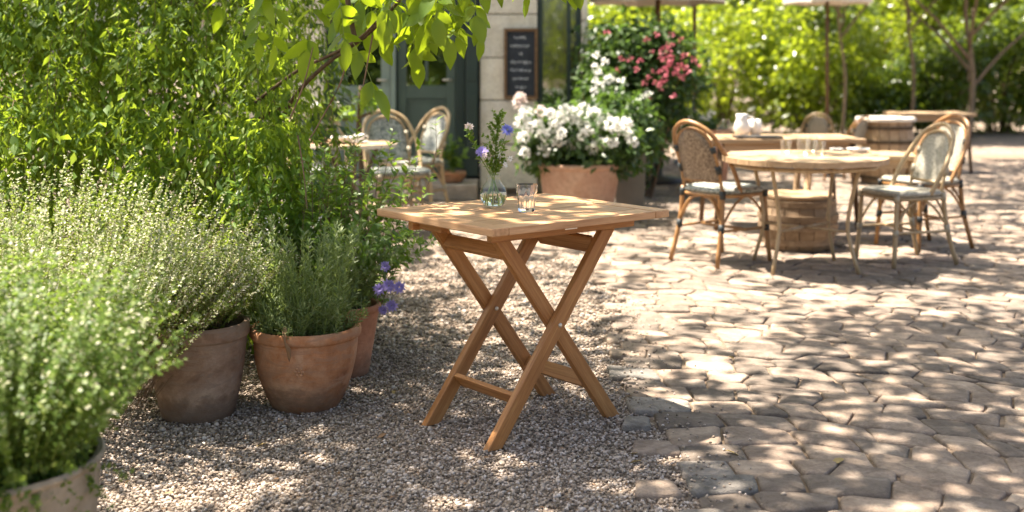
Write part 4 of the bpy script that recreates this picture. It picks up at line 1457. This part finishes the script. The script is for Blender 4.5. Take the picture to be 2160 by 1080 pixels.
# ------------------------------------------------------------------ tables
def round_table(name, label, loc, r, h, top_mat, style):
    root = empty(name, loc, .3, label, 'table')
    t = .032
    if style == 'plank':
        n = 9
        w_ = 2 * r / n
        for i in range(n):
            y0, y1 = -r + i * w_ + .002, -r + (i + 1) * w_ - .002
            pts = []
            m = 5
            lo = [(-math.sqrt(max(1e-5, r * r - y * y)), y) for y in np.linspace(y1, y0, m)]
            hi = [(math.sqrt(max(1e-5, r * r - y * y)), y) for y in np.linspace(y0, y1, m)]
            ring = lo + hi
            k = len(ring)
            mb = MB().add([(a, b, h - t) for a, b in ring] + [(a, b, h) for a, b in ring], [tuple(range(k))[::-1], tuple(range(k, 2 * k))] + [(j, (j + 1) % k, k + (j + 1) % k, k + j) for j in range(k)])
            mb.build('plank', top_mat, root)
        ap = [((r - .07) * math.cos(q), (r - .07) * math.sin(q), h - t - .022) for q in [2 * math.pi * k / 32 for k in range(33)]]
        MB().tube(ap, .013, 6).build('apron', M['pale_rattan'], root, True)
        for k in range(4):
            q = k * math.pi / 2 + .5
            c_, s_ = math.cos(q), math.sin(q)
            MB().tube(arc([(c_ * (r - .12), s_ * (r - .12), h - t), (c_ * (r - .18), s_ * (r - .18), h * .62), (c_ * (r - .20), s_ * (r - .20), h * .35), (c_ * (r - .13), s_ * (r - .13), .0)], 10), .012, 8).build('leg', M['pale_rattan'], root, True)
            MB().tube([(c_ * (r - .198), s_ * (r - .198), h * .36), (0, 0, h * .36)], .008, 6).build('stretcher', M['pale_rattan'], root, True)
        ring = [(.17 * math.cos(q), .17 * math.sin(q), .20) for q in [2 * math.pi * k / 24 for k in range(25)]]
    else:
        MB().lathe([(.0001, h - .026), (r - .01, h - .026), (r, h - .02), (r, h - .004), (r - .006, h), (.0001, h)], 40).build('tabletop', top_mat, root)
        MB().lathe([(r + .0005, h - .027), (r + .004, h - .026), (r + .004, h - .004), (r + .0005, h - .003)], 40).build('rim_band', M['brass'], root)
        for k in range(3):
            q = k * 2.094 + .4
            c_, s_ = math.cos(q), math.sin(q)
            MB().tube(arc([(c_ * .20, s_ * .20, h - .026), (c_ * .06, s_ * .06, h * .55), (c_ * .05, s_ * .05, h * .4), (c_ * .25, s_ * .25, .0)], 12), .015, 8).build('leg', M['white_metal'], root, True)
        MB().tube([(.07 * math.cos(q), .07 * math.sin(q), h * .48) for q in [2 * math.pi * k / 16 for k in range(17)]], .008, 6).build('collar', M['white_metal'], root, True)
    return root


RT = Vector((W(1697, 400, 7.15).x, 7.15, pv))
round_table('round_table', 'large sunlit round wooden table between the rattan chairs', RT, .485, .665, M['old_wood'], 'plank')
BT = Vector((W(745, 400, 7.95).x, 7.95, 0))
round_table('bistro_table', 'small round bistro table with crockery before the green doors', BT, .29, .715, M['old_wood'], 'band')


def plank_table(name, label, loc, rz, L, Wd, h, leg_mat, nl=5, bench=False, legs=True):
    root = empty(name, loc, rz, label, 'bench' if bench else 'table')
    w_ = Wd / nl
    for i in range(nl):
        MB().box((0, 0, 0), (L, w_ - .004, .032)).build('plank', M['old_wood'], root, False, .004, (0, -Wd / 2 + w_ * (i + .5), h - .016))
    ap = MB()
    ap.box((0, -Wd / 2 + .06, h - .062), (L - .16, .022, .055)).box((0, Wd / 2 - .06, h - .062), (L - .16, .022, .055))
    ap.build('apron', M['old_wood'], root)
    for sx in (-1, 1):
        for sy in (-1, 1):
            mb = MB().tube([(sx * (L / 2 - .09), sy * (Wd / 2 - .06), h - .033), (sx * (L / 2 - .05), sy * (Wd / 2 - .05), 0)], [.026, .018], 8)
            mb.build('leg', leg_mat, root, True)
    return root


LT = Vector((W(1640, 290, 9.0).x, 9.0, pv))
plank_table('long_table', 'long plank table with glassware behind the round table', LT, .05, 1.15, .62, .665, M['dark_wood'])
LO = Vector((W(1800, 320, 8.35).x, 8.35, pv))
plank_table('low_table', 'low wooden table right behind the round table', LO, -.05, .86, .5, .59, M['old_wood'], 4)
FT = Vector((W(1960, 240, 13.4).x, 13.4, pv))
plank_table('far_table', 'farthest plank table by the hedge at the right', FT, .0, .85, .6, .66, M['dark_wood'], 4)

# half barrel carrying a round slab
BR = Vector((W(1868, 300, 12.2).x, 12.2, pv))
bar = empty('barrel_table', BR, 0, 'old wooden barrel with a pale round top by the hedge', 'table')
nst = 18
for k in range(nst):
    q0, q1 = 2 * math.pi * (k + .04) / nst, 2 * math.pi * (k + .96) / nst
    vs_ = []
    for z_, r_ in ((0, .245), (.2, .285), (.4, .29), (.62, .25)):
        for rr_ in (r_, r_ - .025):
            for q in (q0, q1): vs_.append((rr_ * math.cos(q), rr_ * math.sin(q), z_))
    fs_ = []
    for i in range(3):
        b_ = i * 4
        fs_ += [(b_, b_ + 1, b_ + 5, b_ + 4), (b_ + 3, b_ + 2, b_ + 6, b_ + 7), (b_ + 2, b_, b_ + 4, b_ + 6), (b_ + 1, b_ + 3, b_ + 7, b_ + 5)]
    fs_ += [(0, 2, 3, 1), (12, 13, 15, 14)]
    MB().add(vs_, fs_).build('stave', M['old_wood'], bar)
for z_, r_ in ((.06, .262), (.2, .290), (.42, .292), (.56, .268)):
    MB().lathe([(r_, z_ - .016), (r_ + .004, z_ - .016), (r_ + .004, z_ + .016), (r_, z_ + .016)], 36).build('hoop', M['bark'], bar)
MB().lathe([(.0001, .622), (.29, .622), (.30, .63), (.30, .655), (.29, .665), (.0001, .665)], 36).build('tabletop', M['limestone'], bar)

# low cask under the round table, a little farther back
KB = Vector((W(1683, 460, 7.95).x, 7.95, pv))
cask = empty('wooden_cask', KB, .2, 'low round wooden cask with broad hoops seen under the round table', 'cask')
for k in range(16):
    q0, q1 = 2 * math.pi * (k + .03) / 16, 2 * math.pi * (k + .97) / 16
    vs_ = []
    for z_, r_ in ((0, .215), (.12, .25), (.21, .258), (.33, .225)):
        for rr_ in (r_, r_ - .022):
            for q in (q0, q1): vs_.append((rr_ * math.cos(q), rr_ * math.sin(q), z_))
    fs_ = []
    for i in range(3):
        b_ = i * 4
        fs_ += [(b_, b_ + 1, b_ + 5, b_ + 4), (b_ + 3, b_ + 2, b_ + 6, b_ + 7), (b_ + 2, b_, b_ + 4, b_ + 6), (b_ + 1, b_ + 3, b_ + 7, b_ + 5)]
    fs_ += [(0, 2, 3, 1), (12, 13, 15, 14)]
    MB().add(vs_, fs_).build('stave', M['cask_wood'], cask)
for z_, r_ in ((.05, .232), (.15, .257), (.21, .261), (.30, .238)):
    MB().lathe([(r_, z_ - .018), (r_ + .004, z_ - .018), (r_ + .004, z_ + .018), (r_, z_ + .018)], 36).build('hoop', M['cask_wood'], cask)
MB().lathe([(.0001, .332), (.228, .332), (.232, .336), (.232, .35), (.228, .354), (.0001, .354)], 30).build('lid', M['old_wood'], cask)


# ------------------------------------------------------------------ things on the tables
def tumbler(label, loc, r, h, group=None, name='glass_tumbler'):
    o = MB().lathe([(.0001, 0), (r * .8, 0), (r, h), (r - .003, h), (r * .8 - .003, .006), (.0001, .006)], 20).build(name, M['jar_glass'], None, True, 0, loc)
    return tag(o, label, 'glass', group)


zt_ = RT.z + .665 + .0008
tumbler('clear glass tumbler, leftmost on the round table', (W(1658, 320, 7.3).x, 7.3, zt_), .036, .085)
tumbler('tall clear jar, middle of the glassware on the round table', (W(1695, 320, 7.05).x, 7.05, zt_), .042, .115, None, 'glass_jar')
tumbler('clear glass tumbler behind the tall jar on the round table', (W(1712, 320, 7.3).x, 7.3, zt_), .038, .105)
tumbler('clear glass tumbler, rightmost on the round table', (W(1730, 320, 7.12).x, 7.12, zt_), .034, .09)
zl = LT.z + .665 + .0008
o = MB().lathe([(.0001, 0), (.05, 0), (.055, .01), (.066, .05), (.06, .09), (.03, .115), (.026, .135), (.0001, .135)], 24).build('glass_bottle', M['jar_glass'], None, True, 0, (W(1530, 280, 8.9).x, 8.9, zl))
tag(o, 'round clear bottle at the left end of the long table', 'bottle')
jg = empty('white_jug', (W(1565, 280, 9.1).x, 9.1, zl), 0, 'white china jug standing on the long table', 'jug')
MB().lathe([(.0001, 0), (.045, 0), (.062, .04), (.058, .09), (.04, .13), (.046, .165), (.042, .165), (.036, .13), (.0001, .05)], 24).build('jug_body', M['china'], jg, True)
MB().tube(arc([(.045, 0, .145), (.095, 0, .13), (.09, 0, .07), (.058, 0, .055)], 10), .007, 6).build('handle', M['china'], jg, True)
o = MB().lathe([(.0001, 0), (.04, 0), (.055, .05), (.05, .12), (.046, .12), (.04, .03), (.0001, .01)], 20).build('white_pitcher', M['china'], None, True, 0, (W(1592, 280, 9.15).x, 9.15, zl))
tag(o, 'white china beaker right of the jug on the long table', 'beaker')
tr = MB().box((0, 0, .008), (.34, .2, .016)).build('slate_tray', M['iron'], None, False, .004, (W(1598, 280, 8.83).x, 8.83, zl))
tag(tr, 'flat dark serving tray on the long table', 'tray')
zo = LO.z + .59 + .0008
for k, (px_, rr_) in enumerate(((1765, .05), (1810, .085))):
    o = MB().lathe([(.0001, 0), (rr_ * .6, 0), (rr_, .028), (rr_ - .004, .030), (rr_ * .55, .008), (.0001, .007)], 24).build('plate', M['china'], None, True, 0, (W(px_, 310, 8.4).x, 8.4, zo))
    tag(o, ['small white dish on the low table', 'wide white plate on the low table'][k], 'plate')
zb_ = BT.z + .715 + .0008
o = MB().lathe([(.0001, 0), (.05, 0), (.085, .035), (.088, .045), (.083, .044), (.048, .008), (.0001, .007)], 28).build('bowl', M['china'], None, True, 0, (W(716, 300, 7.85).x, 7.85, zb_))
tag(o, 'white china bowl on the small bistro table', 'bowl')
cu = empty('coffee_cup', (W(757, 300, 7.86).x, 7.86, zb_), 0, 'white cup on a saucer on the small bistro table', 'cup')
MB().lathe([(.0001, 0), (.04, 0), (.07, .012), (.068, .014), (.0001, .006)], 24).build('saucer', M['china'], cu, True)
MB().lathe([(.0001, .008), (.022, .008), (.036, .03), (.04, .06), (.037, .06), (.03, .025), (.0001, .014)], 24).build('cup_bowl', M['china'], cu, True)
MB().tube(arc([(.037, 0, .05), (.06, 0, .045), (.055, 0, .025), (.034, 0, .022)], 8), .004, 6).build('handle', M['china'], cu, True)
nk = MB().box((0, 0, .012), (.10, .10, .024)).build('folded_napkin', M['pink_cloth'], None, False, .008, (W(665, 300, 7.9).x, 7.9, zb_))
tag(nk, 'folded dusky pink napkin on the small bistro table', 'napkin')
# potted plant with bare trunk behind the bistro table
tp_ = plant('potted_tree', 'small bare stemmed tree standing behind the small bistro table', (W(760, 400, 8.45).x, 8.45, 0), 'tree')
pX = tp_.location.x
MB().tube(arc([(0, 0, .0), (.01, 0, .45), (-.01, .01, .8), (.005, 0, 1.08)], 8), [.02] * 3 + [.018] * 3 + [.014] * 2, 8).build('trunk', M['bark'], tp_, True)
MB().tube([(-.13, .02, .84), (.0, .01, .86), (.09, .02, .90)], .012, 6).build('branch', M['bark'], tp_, True)
put(tp_, 'crown', merge([blob_leaves([(pX + .07, 8.45, .98, .10, .10, .05)], 90, LEAF4, .06, .2, .8), blob_leaves([(pX - .1, 8.45, .88, .10, .10, .05)], 60, LEAF4, .06, .2, .8)]), M['jasmine'])
vpl = empty('flower_jug', (W(690, 300, 7.98).x, 7.98, zb_), 0, 'pale pottery jug of yellow green foliage on the small bistro table', 'vase')
MB().lathe([(.0001, 0), (.035, 0), (.052, .04), (.045, .09), (.03, .115), (.036, .13), (.031, .13), (.0001, .06)], 20).build('jug_body', M['stone_pot'], vpl, True)
q_ = plant('leaf_spray', 'yellow green leafy stems in the pale jug on the bistro table', (W(690, 300, 7.98).x, 7.98, zb_ + .06))
st = stems((q_.location.x, q_.location.y, q_.location.z), .02, 12, .30, .7, .1, 7)
put(q_, 'stem', tubes_np(st, .003, .0015), M['twig'])
put(q_, 'foliage', sprig_leaves(st, 12, LEAF4, .04, 1, .5, .4), M['jasmine'])
flower_dots(q_, [(662, 222), (720, 214)], 7.95, M['petal_white'], .03)


# ------------------------------------------------------------------ parasols
def parasol(label, px, d, r, zrim, pole_r=.026):
    x = (px - 1080) / F_PX * d
    root = empty('parasol', (x, d, .004), .2, label, 'parasol', 'cream parasols over the far terrace')
    n = 8
    vs_ = [(0, 0, zrim + .55)] + [(r * math.cos(2 * math.pi * k / n), r * math.sin(2 * math.pi * k / n), zrim) for k in range(n)]
    ms = [((r * .965) * math.cos(2 * math.pi * (k + .5) / n) * .955, (r * .965) * math.sin(2 * math.pi * (k + .5) / n) * .955, zrim + .015) for k in range(n)]
    vs_ += ms
    fs_ = []
    for k in range(n): fs_ += [(0, 1 + k, 9 + k), (0, 9 + k, 1 + (k + 1) % n)]
    o = MB().add(vs_, fs_).build('canopy', M['canvas'], root)
    sm = o.modifiers.new('thickness', 'SOLIDIFY'); sm.thickness = .006
    vl = MB()
    rim = []
    for k in range(n): rim += [vs_[1 + k], vs_[9 + k]]
    m = len(rim)
    vl.add([(a * 1.002, b * 1.002, c) for a, b, c in rim] + [(a * 1.004, b * 1.004, c - .10) for a, b, c in rim], [(k, (k + 1) % m, m + (k + 1) % m, m + k) for k in range(m)])
    o = vl.build('valance', M['canvas'], root)
    sm = o.modifiers.new('thickness', 'SOLIDIFY'); sm.thickness = .004
    for k in range(n):
        c_, s_ = math.cos(2 * math.pi * k / n), math.sin(2 * math.pi * k / n)
        MB().tube([(c_ * .03, s_ * .03, zrim + .52), (c_ * (r - .03), s_ * (r - .03), zrim - .02)], .011, 6).build('rib', M['dark_wood'], root, True)
    MB().tube([(0, 0, .06), (0, 0, zrim + .62)], pole_r, 10).build('pole', M['dark_wood'], root, True)
    MB().lathe([(.0001, 0), (.26, 0), (.27, .02), (.25, .07), (.05, .09), (.04, .3), (.0001, .3)], 24).build('base', M['iron'], root, True)


parasol('cream parasol on the thicker pole left of the pair by the pink flowers', 1388, 12.2, .72, 1.94, .028)
parasol('cream parasol on the slim dark pole standing between the shrub and the hedge', 1465, 14.4, .85, 2.26, .024)
parasol('cream parasol on a far pole in front of the hedge', 1745, 16.8, .64, 2.16, .024)

# planters under the far poles
p7 = Vector((W(1478, 260, 12.0).x, 12.0, .004))
pot('terracotta_pot', 'low terracotta bowl with pale flowers beside the slim parasol pole', p7 + Vector((-.02, -.4, 0)), pot_prof(.2, .25, .60, .01, .05, .0), M['terracotta_plain'], .55, .23)
pf = plant('bedding_flowers', 'low white flowers in the terracotta bowl beside the slim parasol pole', (p7.x - .02, p7.y - .4, .56))
put(pf, 'foliage', blob_leaves([(p7.x - .02, p7.y - .4, .60, .22, .2, .1)], 700, LEAF4, .05, .1, .7), M['dark_leaf'])
flower_dots(pf, [(1445 + 11 * k, 247 + RNG.normal() * 5) for k in range(6)], 11.4, M['petal_white'], .04)


# ------------------------------------------------------------------ hedge shrubs and trees behind the terrace
def shrub(name, label, x, y_, w, h, n, mat, size=.11, group='shrubs of the hedge behind the terrace'):
    root = plant(name, label, (x, y_, 0), 'shrub', group)
    bl = [(x, y_, h * .45, w, w * .8, h * .48)]
    for k in range(5):
        bl.append((x + RNG.uniform(-.7, .7) * w, y_ + RNG.uniform(-.5, .3) * w, h * RNG.uniform(.3, .85), w * .5, w * .45, h * .26))
    put(root, 'foliage', blob_leaves(bl, int(n * 1.25), LEAF4, size * 1.2, .3, .6, outn=.45), mat)
    put(root, 'stem', tubes_np(stems((x, y_, 0), w * .2, 8, h * .75, .5, 0, 6), .03, .008), M['bark'])


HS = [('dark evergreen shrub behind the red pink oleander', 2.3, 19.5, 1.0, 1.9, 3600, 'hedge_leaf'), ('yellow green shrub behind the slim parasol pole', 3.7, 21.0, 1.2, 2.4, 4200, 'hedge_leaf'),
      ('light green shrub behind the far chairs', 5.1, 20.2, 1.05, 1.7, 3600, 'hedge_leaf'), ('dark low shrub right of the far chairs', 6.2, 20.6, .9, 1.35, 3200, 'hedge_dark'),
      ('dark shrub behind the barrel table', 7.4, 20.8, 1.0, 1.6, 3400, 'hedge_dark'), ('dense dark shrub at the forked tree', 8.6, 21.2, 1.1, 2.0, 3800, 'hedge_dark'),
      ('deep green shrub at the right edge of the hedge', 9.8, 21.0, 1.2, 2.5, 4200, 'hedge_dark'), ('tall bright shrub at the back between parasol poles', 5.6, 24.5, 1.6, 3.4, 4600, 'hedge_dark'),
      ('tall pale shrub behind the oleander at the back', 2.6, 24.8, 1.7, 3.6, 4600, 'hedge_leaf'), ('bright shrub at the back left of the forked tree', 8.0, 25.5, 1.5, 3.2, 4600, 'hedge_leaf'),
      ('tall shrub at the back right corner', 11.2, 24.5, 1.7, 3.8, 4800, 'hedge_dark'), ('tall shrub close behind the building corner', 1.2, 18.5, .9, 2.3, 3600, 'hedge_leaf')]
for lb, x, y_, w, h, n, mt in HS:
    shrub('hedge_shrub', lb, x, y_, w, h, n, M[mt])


shrub('hedge_shrub', 'tall hedge shrub across the terrace facing the cafe front, seen only mirrored in its window', 1.7, -6.5, 1.5, 3.2, 3000, M['hedge_leaf'])
shrub('hedge_shrub', 'second hedge shrub facing the cafe front, mirrored in the door panes', -1.2, -7.2, 1.6, 3.0, 3000, M['hedge_leaf'])


def tree(label, x, y_, h, cr, ch_, n, mat, tr=.12, fork=False, name='garden_tree', lsz=.12):
    root = plant(name, label, (x, y_, 0), 'tree', 'trees behind the terrace')
    mb = MB()
    mb.tube(arc([(0, 0, 0), (.06, 0, h * .3), (-.04, .05, h * .6), (.05, 0, h * .9)], 10), list(np.linspace(tr, tr * .4, 10)), 9)
    mb.build('trunk', M['pale_bark'], root, True)
    lm = MB()
    for k in range(6):
        q = k * 1.05 + RNG.uniform(0, .5)
        z0 = h * (.22 if fork else .5) + k * h * .05
        lm.tube(arc([(0, 0, z0), (cr * .35 * math.cos(q), cr * .35 * math.sin(q), z0 + h * .18), (cr * .8 * math.cos(q), cr * .8 * math.sin(q), z0 + h * .35)], 7), list(np.linspace(tr * .6, .015, 7)), 6)
    lm.build('limb', M['pale_bark'], root, True)
    bl = [(x, y_, h, cr * .8, cr * .8, ch_ * .8)] + [(x + cr * RNG.uniform(-.7, .7), y_ + cr * RNG.uniform(-.7, .7), h + ch_ * RNG.uniform(-.6, .6), cr * .5, cr * .5, ch_ * .4) for _ in range(7)]
    put(root, 'crown', blob_leaves(bl, int(n * 1.3), LEAF4, lsz, .3, .6, outn=.45), mat)


tree('slim tree behind the far parasol', 5.3, 19.2, 3.3, 1.5, 1.1, 3800, M['hedge_leaf'], .032, lsz=.15)
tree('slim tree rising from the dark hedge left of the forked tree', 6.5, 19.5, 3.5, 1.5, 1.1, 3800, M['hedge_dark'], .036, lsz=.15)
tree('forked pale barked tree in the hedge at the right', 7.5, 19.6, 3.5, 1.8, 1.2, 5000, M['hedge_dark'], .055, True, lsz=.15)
tree('tree at the back behind the yellow green shrub', 4.2, 27.0, 4.4, 2.4, 2.0, 5200, M['hedge_leaf'], .16, lsz=.17)
tree('tree at the back beyond the right corner of the hedge', 11.5, 28.0, 4.6, 2.6, 2.2, 5400, M['hedge_leaf'], .16, lsz=.17)
tree('tree at the back behind the far parasol and hedge', 8.2, 29.5, 4.8, 2.6, 2.2, 5400, M['hedge_leaf'], .16, lsz=.17)
tree('tree at the back above the corner of the building', 1.4, 26.0, 4.6, 2.4, 2.0, 5200, M['hedge_leaf'], .16, lsz=.17)
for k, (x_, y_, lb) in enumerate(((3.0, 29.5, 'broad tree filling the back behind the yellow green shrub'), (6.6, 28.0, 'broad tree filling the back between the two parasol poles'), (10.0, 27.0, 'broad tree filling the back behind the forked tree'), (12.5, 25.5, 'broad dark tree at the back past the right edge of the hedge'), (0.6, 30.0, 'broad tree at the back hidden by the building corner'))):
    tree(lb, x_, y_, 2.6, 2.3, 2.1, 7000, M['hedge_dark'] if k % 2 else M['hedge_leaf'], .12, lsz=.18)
tree('far tree seen dimly between the hedge shrubs', 5.8, 33.0, 3.8, 3.2, 2.6, 5200, M['hedge_leaf'], .18, lsz=.17)
tree('far tree seen dimly right of the forked tree', 13.5, 34.0, 3.8, 3.4, 2.8, 5200, M['hedge_leaf'], .18, lsz=.17)
tree('far tree seen dimly behind the oleander', 2.0, 35.0, 3.8, 3.4, 2.8, 5200, M['hedge_leaf'], .18, lsz=.17)


# ------------------------------------------------------------------ the shade tree over the terrace (above the frame)
def lit(px, py):
    """share of sun that reaches the ground seen at this pixel"""
    s = lambda a, b, v, w: 1 / (1 + math.exp(-(v - a) / w)) * 1 / (1 + math.exp((v - b) / w))
    reg = lambda x0, x1, y0, y1, w=25: s(x0, x1, px, w * 1.4) * s(y0, y1, py, w * .7)
    v = .34
    def mixr(v, val, k): return v + (val - v) * k
    v = mixr(v, .55, reg(800, 1560, 520, 760))
    v = mixr(v, .80, reg(1180, 1570, 560, 740))
    v = mixr(v, .70, reg(1330, 1620, 730, 900))
    v = mixr(v, .75, reg(1560, 1990, 530, 620, 12))
    v = mixr(v, .04, reg(1960, 2300, 560, 636, 12))
    v = mixr(v, .75, reg(1880, 2300, 632, 690, 14))
    v = mixr(v, .65, reg(1800, 2300, 470, 560, 16))
    v = mixr(v, .25, reg(1850, 2500, 310, 470, 14))
    v = mixr(v, .95, reg(1850, 2700, 250, 312, 6))
    v = mixr(v, .30, reg(1600, 2300, 690, 1200))
    v = mixr(v, .16, reg(1900, 2300, 730, 900))
    v = mixr(v, .15, reg(1440, 1760, 930, 1300))
    v = mixr(v, .14, reg(1600, 2400, 900, 1400))
    v = mixr(v, .60, reg(1450, 1760, 760, 1000, 18))
    v = mixr(v, .012, reg(200, 1010, 840, 1400))
    v = mixr(v, .22, reg(1020, 1590, 840, 1010, 16))
    v = mixr(v, .10, reg(1020, 1500, 1010, 1400))
    v = mixr(v, 1.0, reg(-900, 520, 700, 1040))
    v = mixr(v, .97, reg(-900, 760, 560, 830))
    v = mixr(v, .42, reg(150, 800, 725, 840, 16))
    v = mixr(v, .30, reg(560, 800, 610, 800, 14))
    v = mixr(v, .06, reg(100, 470, 640, 745, 12))
    v = mixr(v, .7, reg(-900, 420, 1080, 2600))
    v = mixr(v, .8, reg(1500, 1990, 380, 560, 14))
    v = mixr(v, .95, reg(1060, 1480, 395, 530, 10))
    return v


shade = plant('plane_tree', 'broad shade tree whose branches spread over the terrace', (4.6, 2.2, 0), 'tree')
Pc = []
CELL = .25
for gx in np.arange(-2.6, 6.5, CELL):
    for gy in np.arange(2.2, 15.0, CELL):
        if abs(gx) > .5 * gy + 1.2: continue
        px_, py_ = 1080 + gx / gy * F_PX, 130 + F_PX * CAM_H / gy
        la = -math.log(max(.02, lit(px_, py_)))
        bough = px_ > 1520 and py_ > 630
        gsh = 1 + .75 * math.sin(gx * 2.1 + gy * 1.3) * math.sin(gy * 3.4 - gx * .8 + 1.0) if bough else 1.0
        nn = RNG.poisson(la * gsh * CELL * CELL / .028)  # crown density shaped to set where sun and shade fall
        for _ in range(nn):
            h_ = RNG.uniform(3.4, 5.0) if 1000 < px_ < 1600 and 820 < py_ < 1010 else RNG.uniform(3.8, 5.8)
            Pc.append((gx + RNG.uniform(0, CELL) - SH[0] * h_, gy + RNG.uniform(0, CELL) - SH[1] * h_, h_, 2.3 if px_ > 1520 and py_ > 630 else 1.0))
Pc = np.array(Pc)
Ps = np.repeat(Pc[:, 3:], 8, 0)
Pc = Pc[:, :3]
# every clump: a twig of a few leaves
per = 8
cp = np.repeat(Pc, per, 0) + RNG.normal(0, 1, (len(Pc) * per, 3)) * np.array([.085, .06, .04]) * Ps
n = len(cp)
put(shade, 'crown', leaves(ROUND2, cp, unit(rv(n) * np.array([1, 1, .35])), unit(rv(n, .35) + np.array([0, 0, 1.])), .11 * RNG.uniform(.7, 1.25, n)), M['tree_leaf'])
mb = MB().tube(arc([(0, 0, 0), (-.1, .1, 1.6), (-.2, .3, 3.4), (-.6, .8, 5.2)], 10), list(np.linspace(.2, .12, 10)), 12)
mb.build('trunk', M['bark'], shade, True)
lm = MB()
for tx, ty in ((-6.5, 2.0), (-5.0, 4.5), (-3.0, 7.0), (-1.0, 9.0), (1.5, 8.0), (-5.5, .2), (-3.5, -1.0), (1.2, 3.0)):
    lm.tube(arc([(-.2, .3, 3.4), (tx * .4 - .2, ty * .4 + .2, 5.0), (tx, ty, 5.9)], 9), list(np.linspace(.09, .015, 9)), 7)
lm.build('limb', M['bark'], shade, True)

# ------------------------------------------------------------------ fallen leaves
FL = [(830, 816, 'yellow fallen leaf on the gravel left of the table foot', .035), (1352, 962, 'curled yellow leaf lying at the pavement edge', .055), (1528, 950, 'narrow yellow leaf lying on a pavement stone', .05),
      (563, 925, 'small green yellow leaf on the shaded gravel before the rosemary pot', .04), (1372, 892, 'tiny yellow leaf beside the pavement edge stone', .03), (1345, 946, 'small pale leaf just behind the curled yellow leaf', .032),
      (1536, 752, 'yellow leaf on the sunlit cobbles', .04), (1780, 968, 'pale leaf on the shaded cobbles at the right', .05), (815, 905, 'brown leaf in the gravel in front of the rosemary pot', .04), (365, 1030, 'pale green leaf on the gravel beside the front pot', .035)]
for k, (a, b, lb, s_) in enumerate(FL):
    d_ = gd(b, .03)
    p_ = W(a, b, d_)
    o = bpy.data.objects.new('fallen_leaf', LM[k % 6].copy())
    o.data.materials.clear(); o.data.materials.append(M['yellow_leaf'] if k not in (8,) else M['dry_leaf'])
    link(o)
    o.location = (p_.x, p_.y, .030 if a > 1400 else .016)
    o.rotation_euler = (RNG.uniform(-.3, .3), RNG.uniform(-.1, .3), RNG.uniform(0, 6.28))
    o.scale = (s_,) * 3
    tag(o, lb, 'leaf', 'fallen leaves on the ground')

# crumbs of dry leaf and bark lying in the gravel
k = 420
y_ = RNG.uniform(3.2, 6.5, k); x_ = RNG.uniform(-.42, .12, k) * y_
ok = x_ < edge_x(y_) + .15
x_, y_ = x_[ok], y_[ok]; k = len(x_)
lv = leaves(LEAF2, np.stack([x_, y_, RNG.uniform(.010, .016, k)], 1), rv(k) * np.array([1, 1, .15]), rv(k, .3) + np.array([0, 0, 1.]), RNG.uniform(.008, .024, k))
tag(np_obj('leaf_litter', lv[0], lv[1], M['dry_leaf']), kind='stuff')
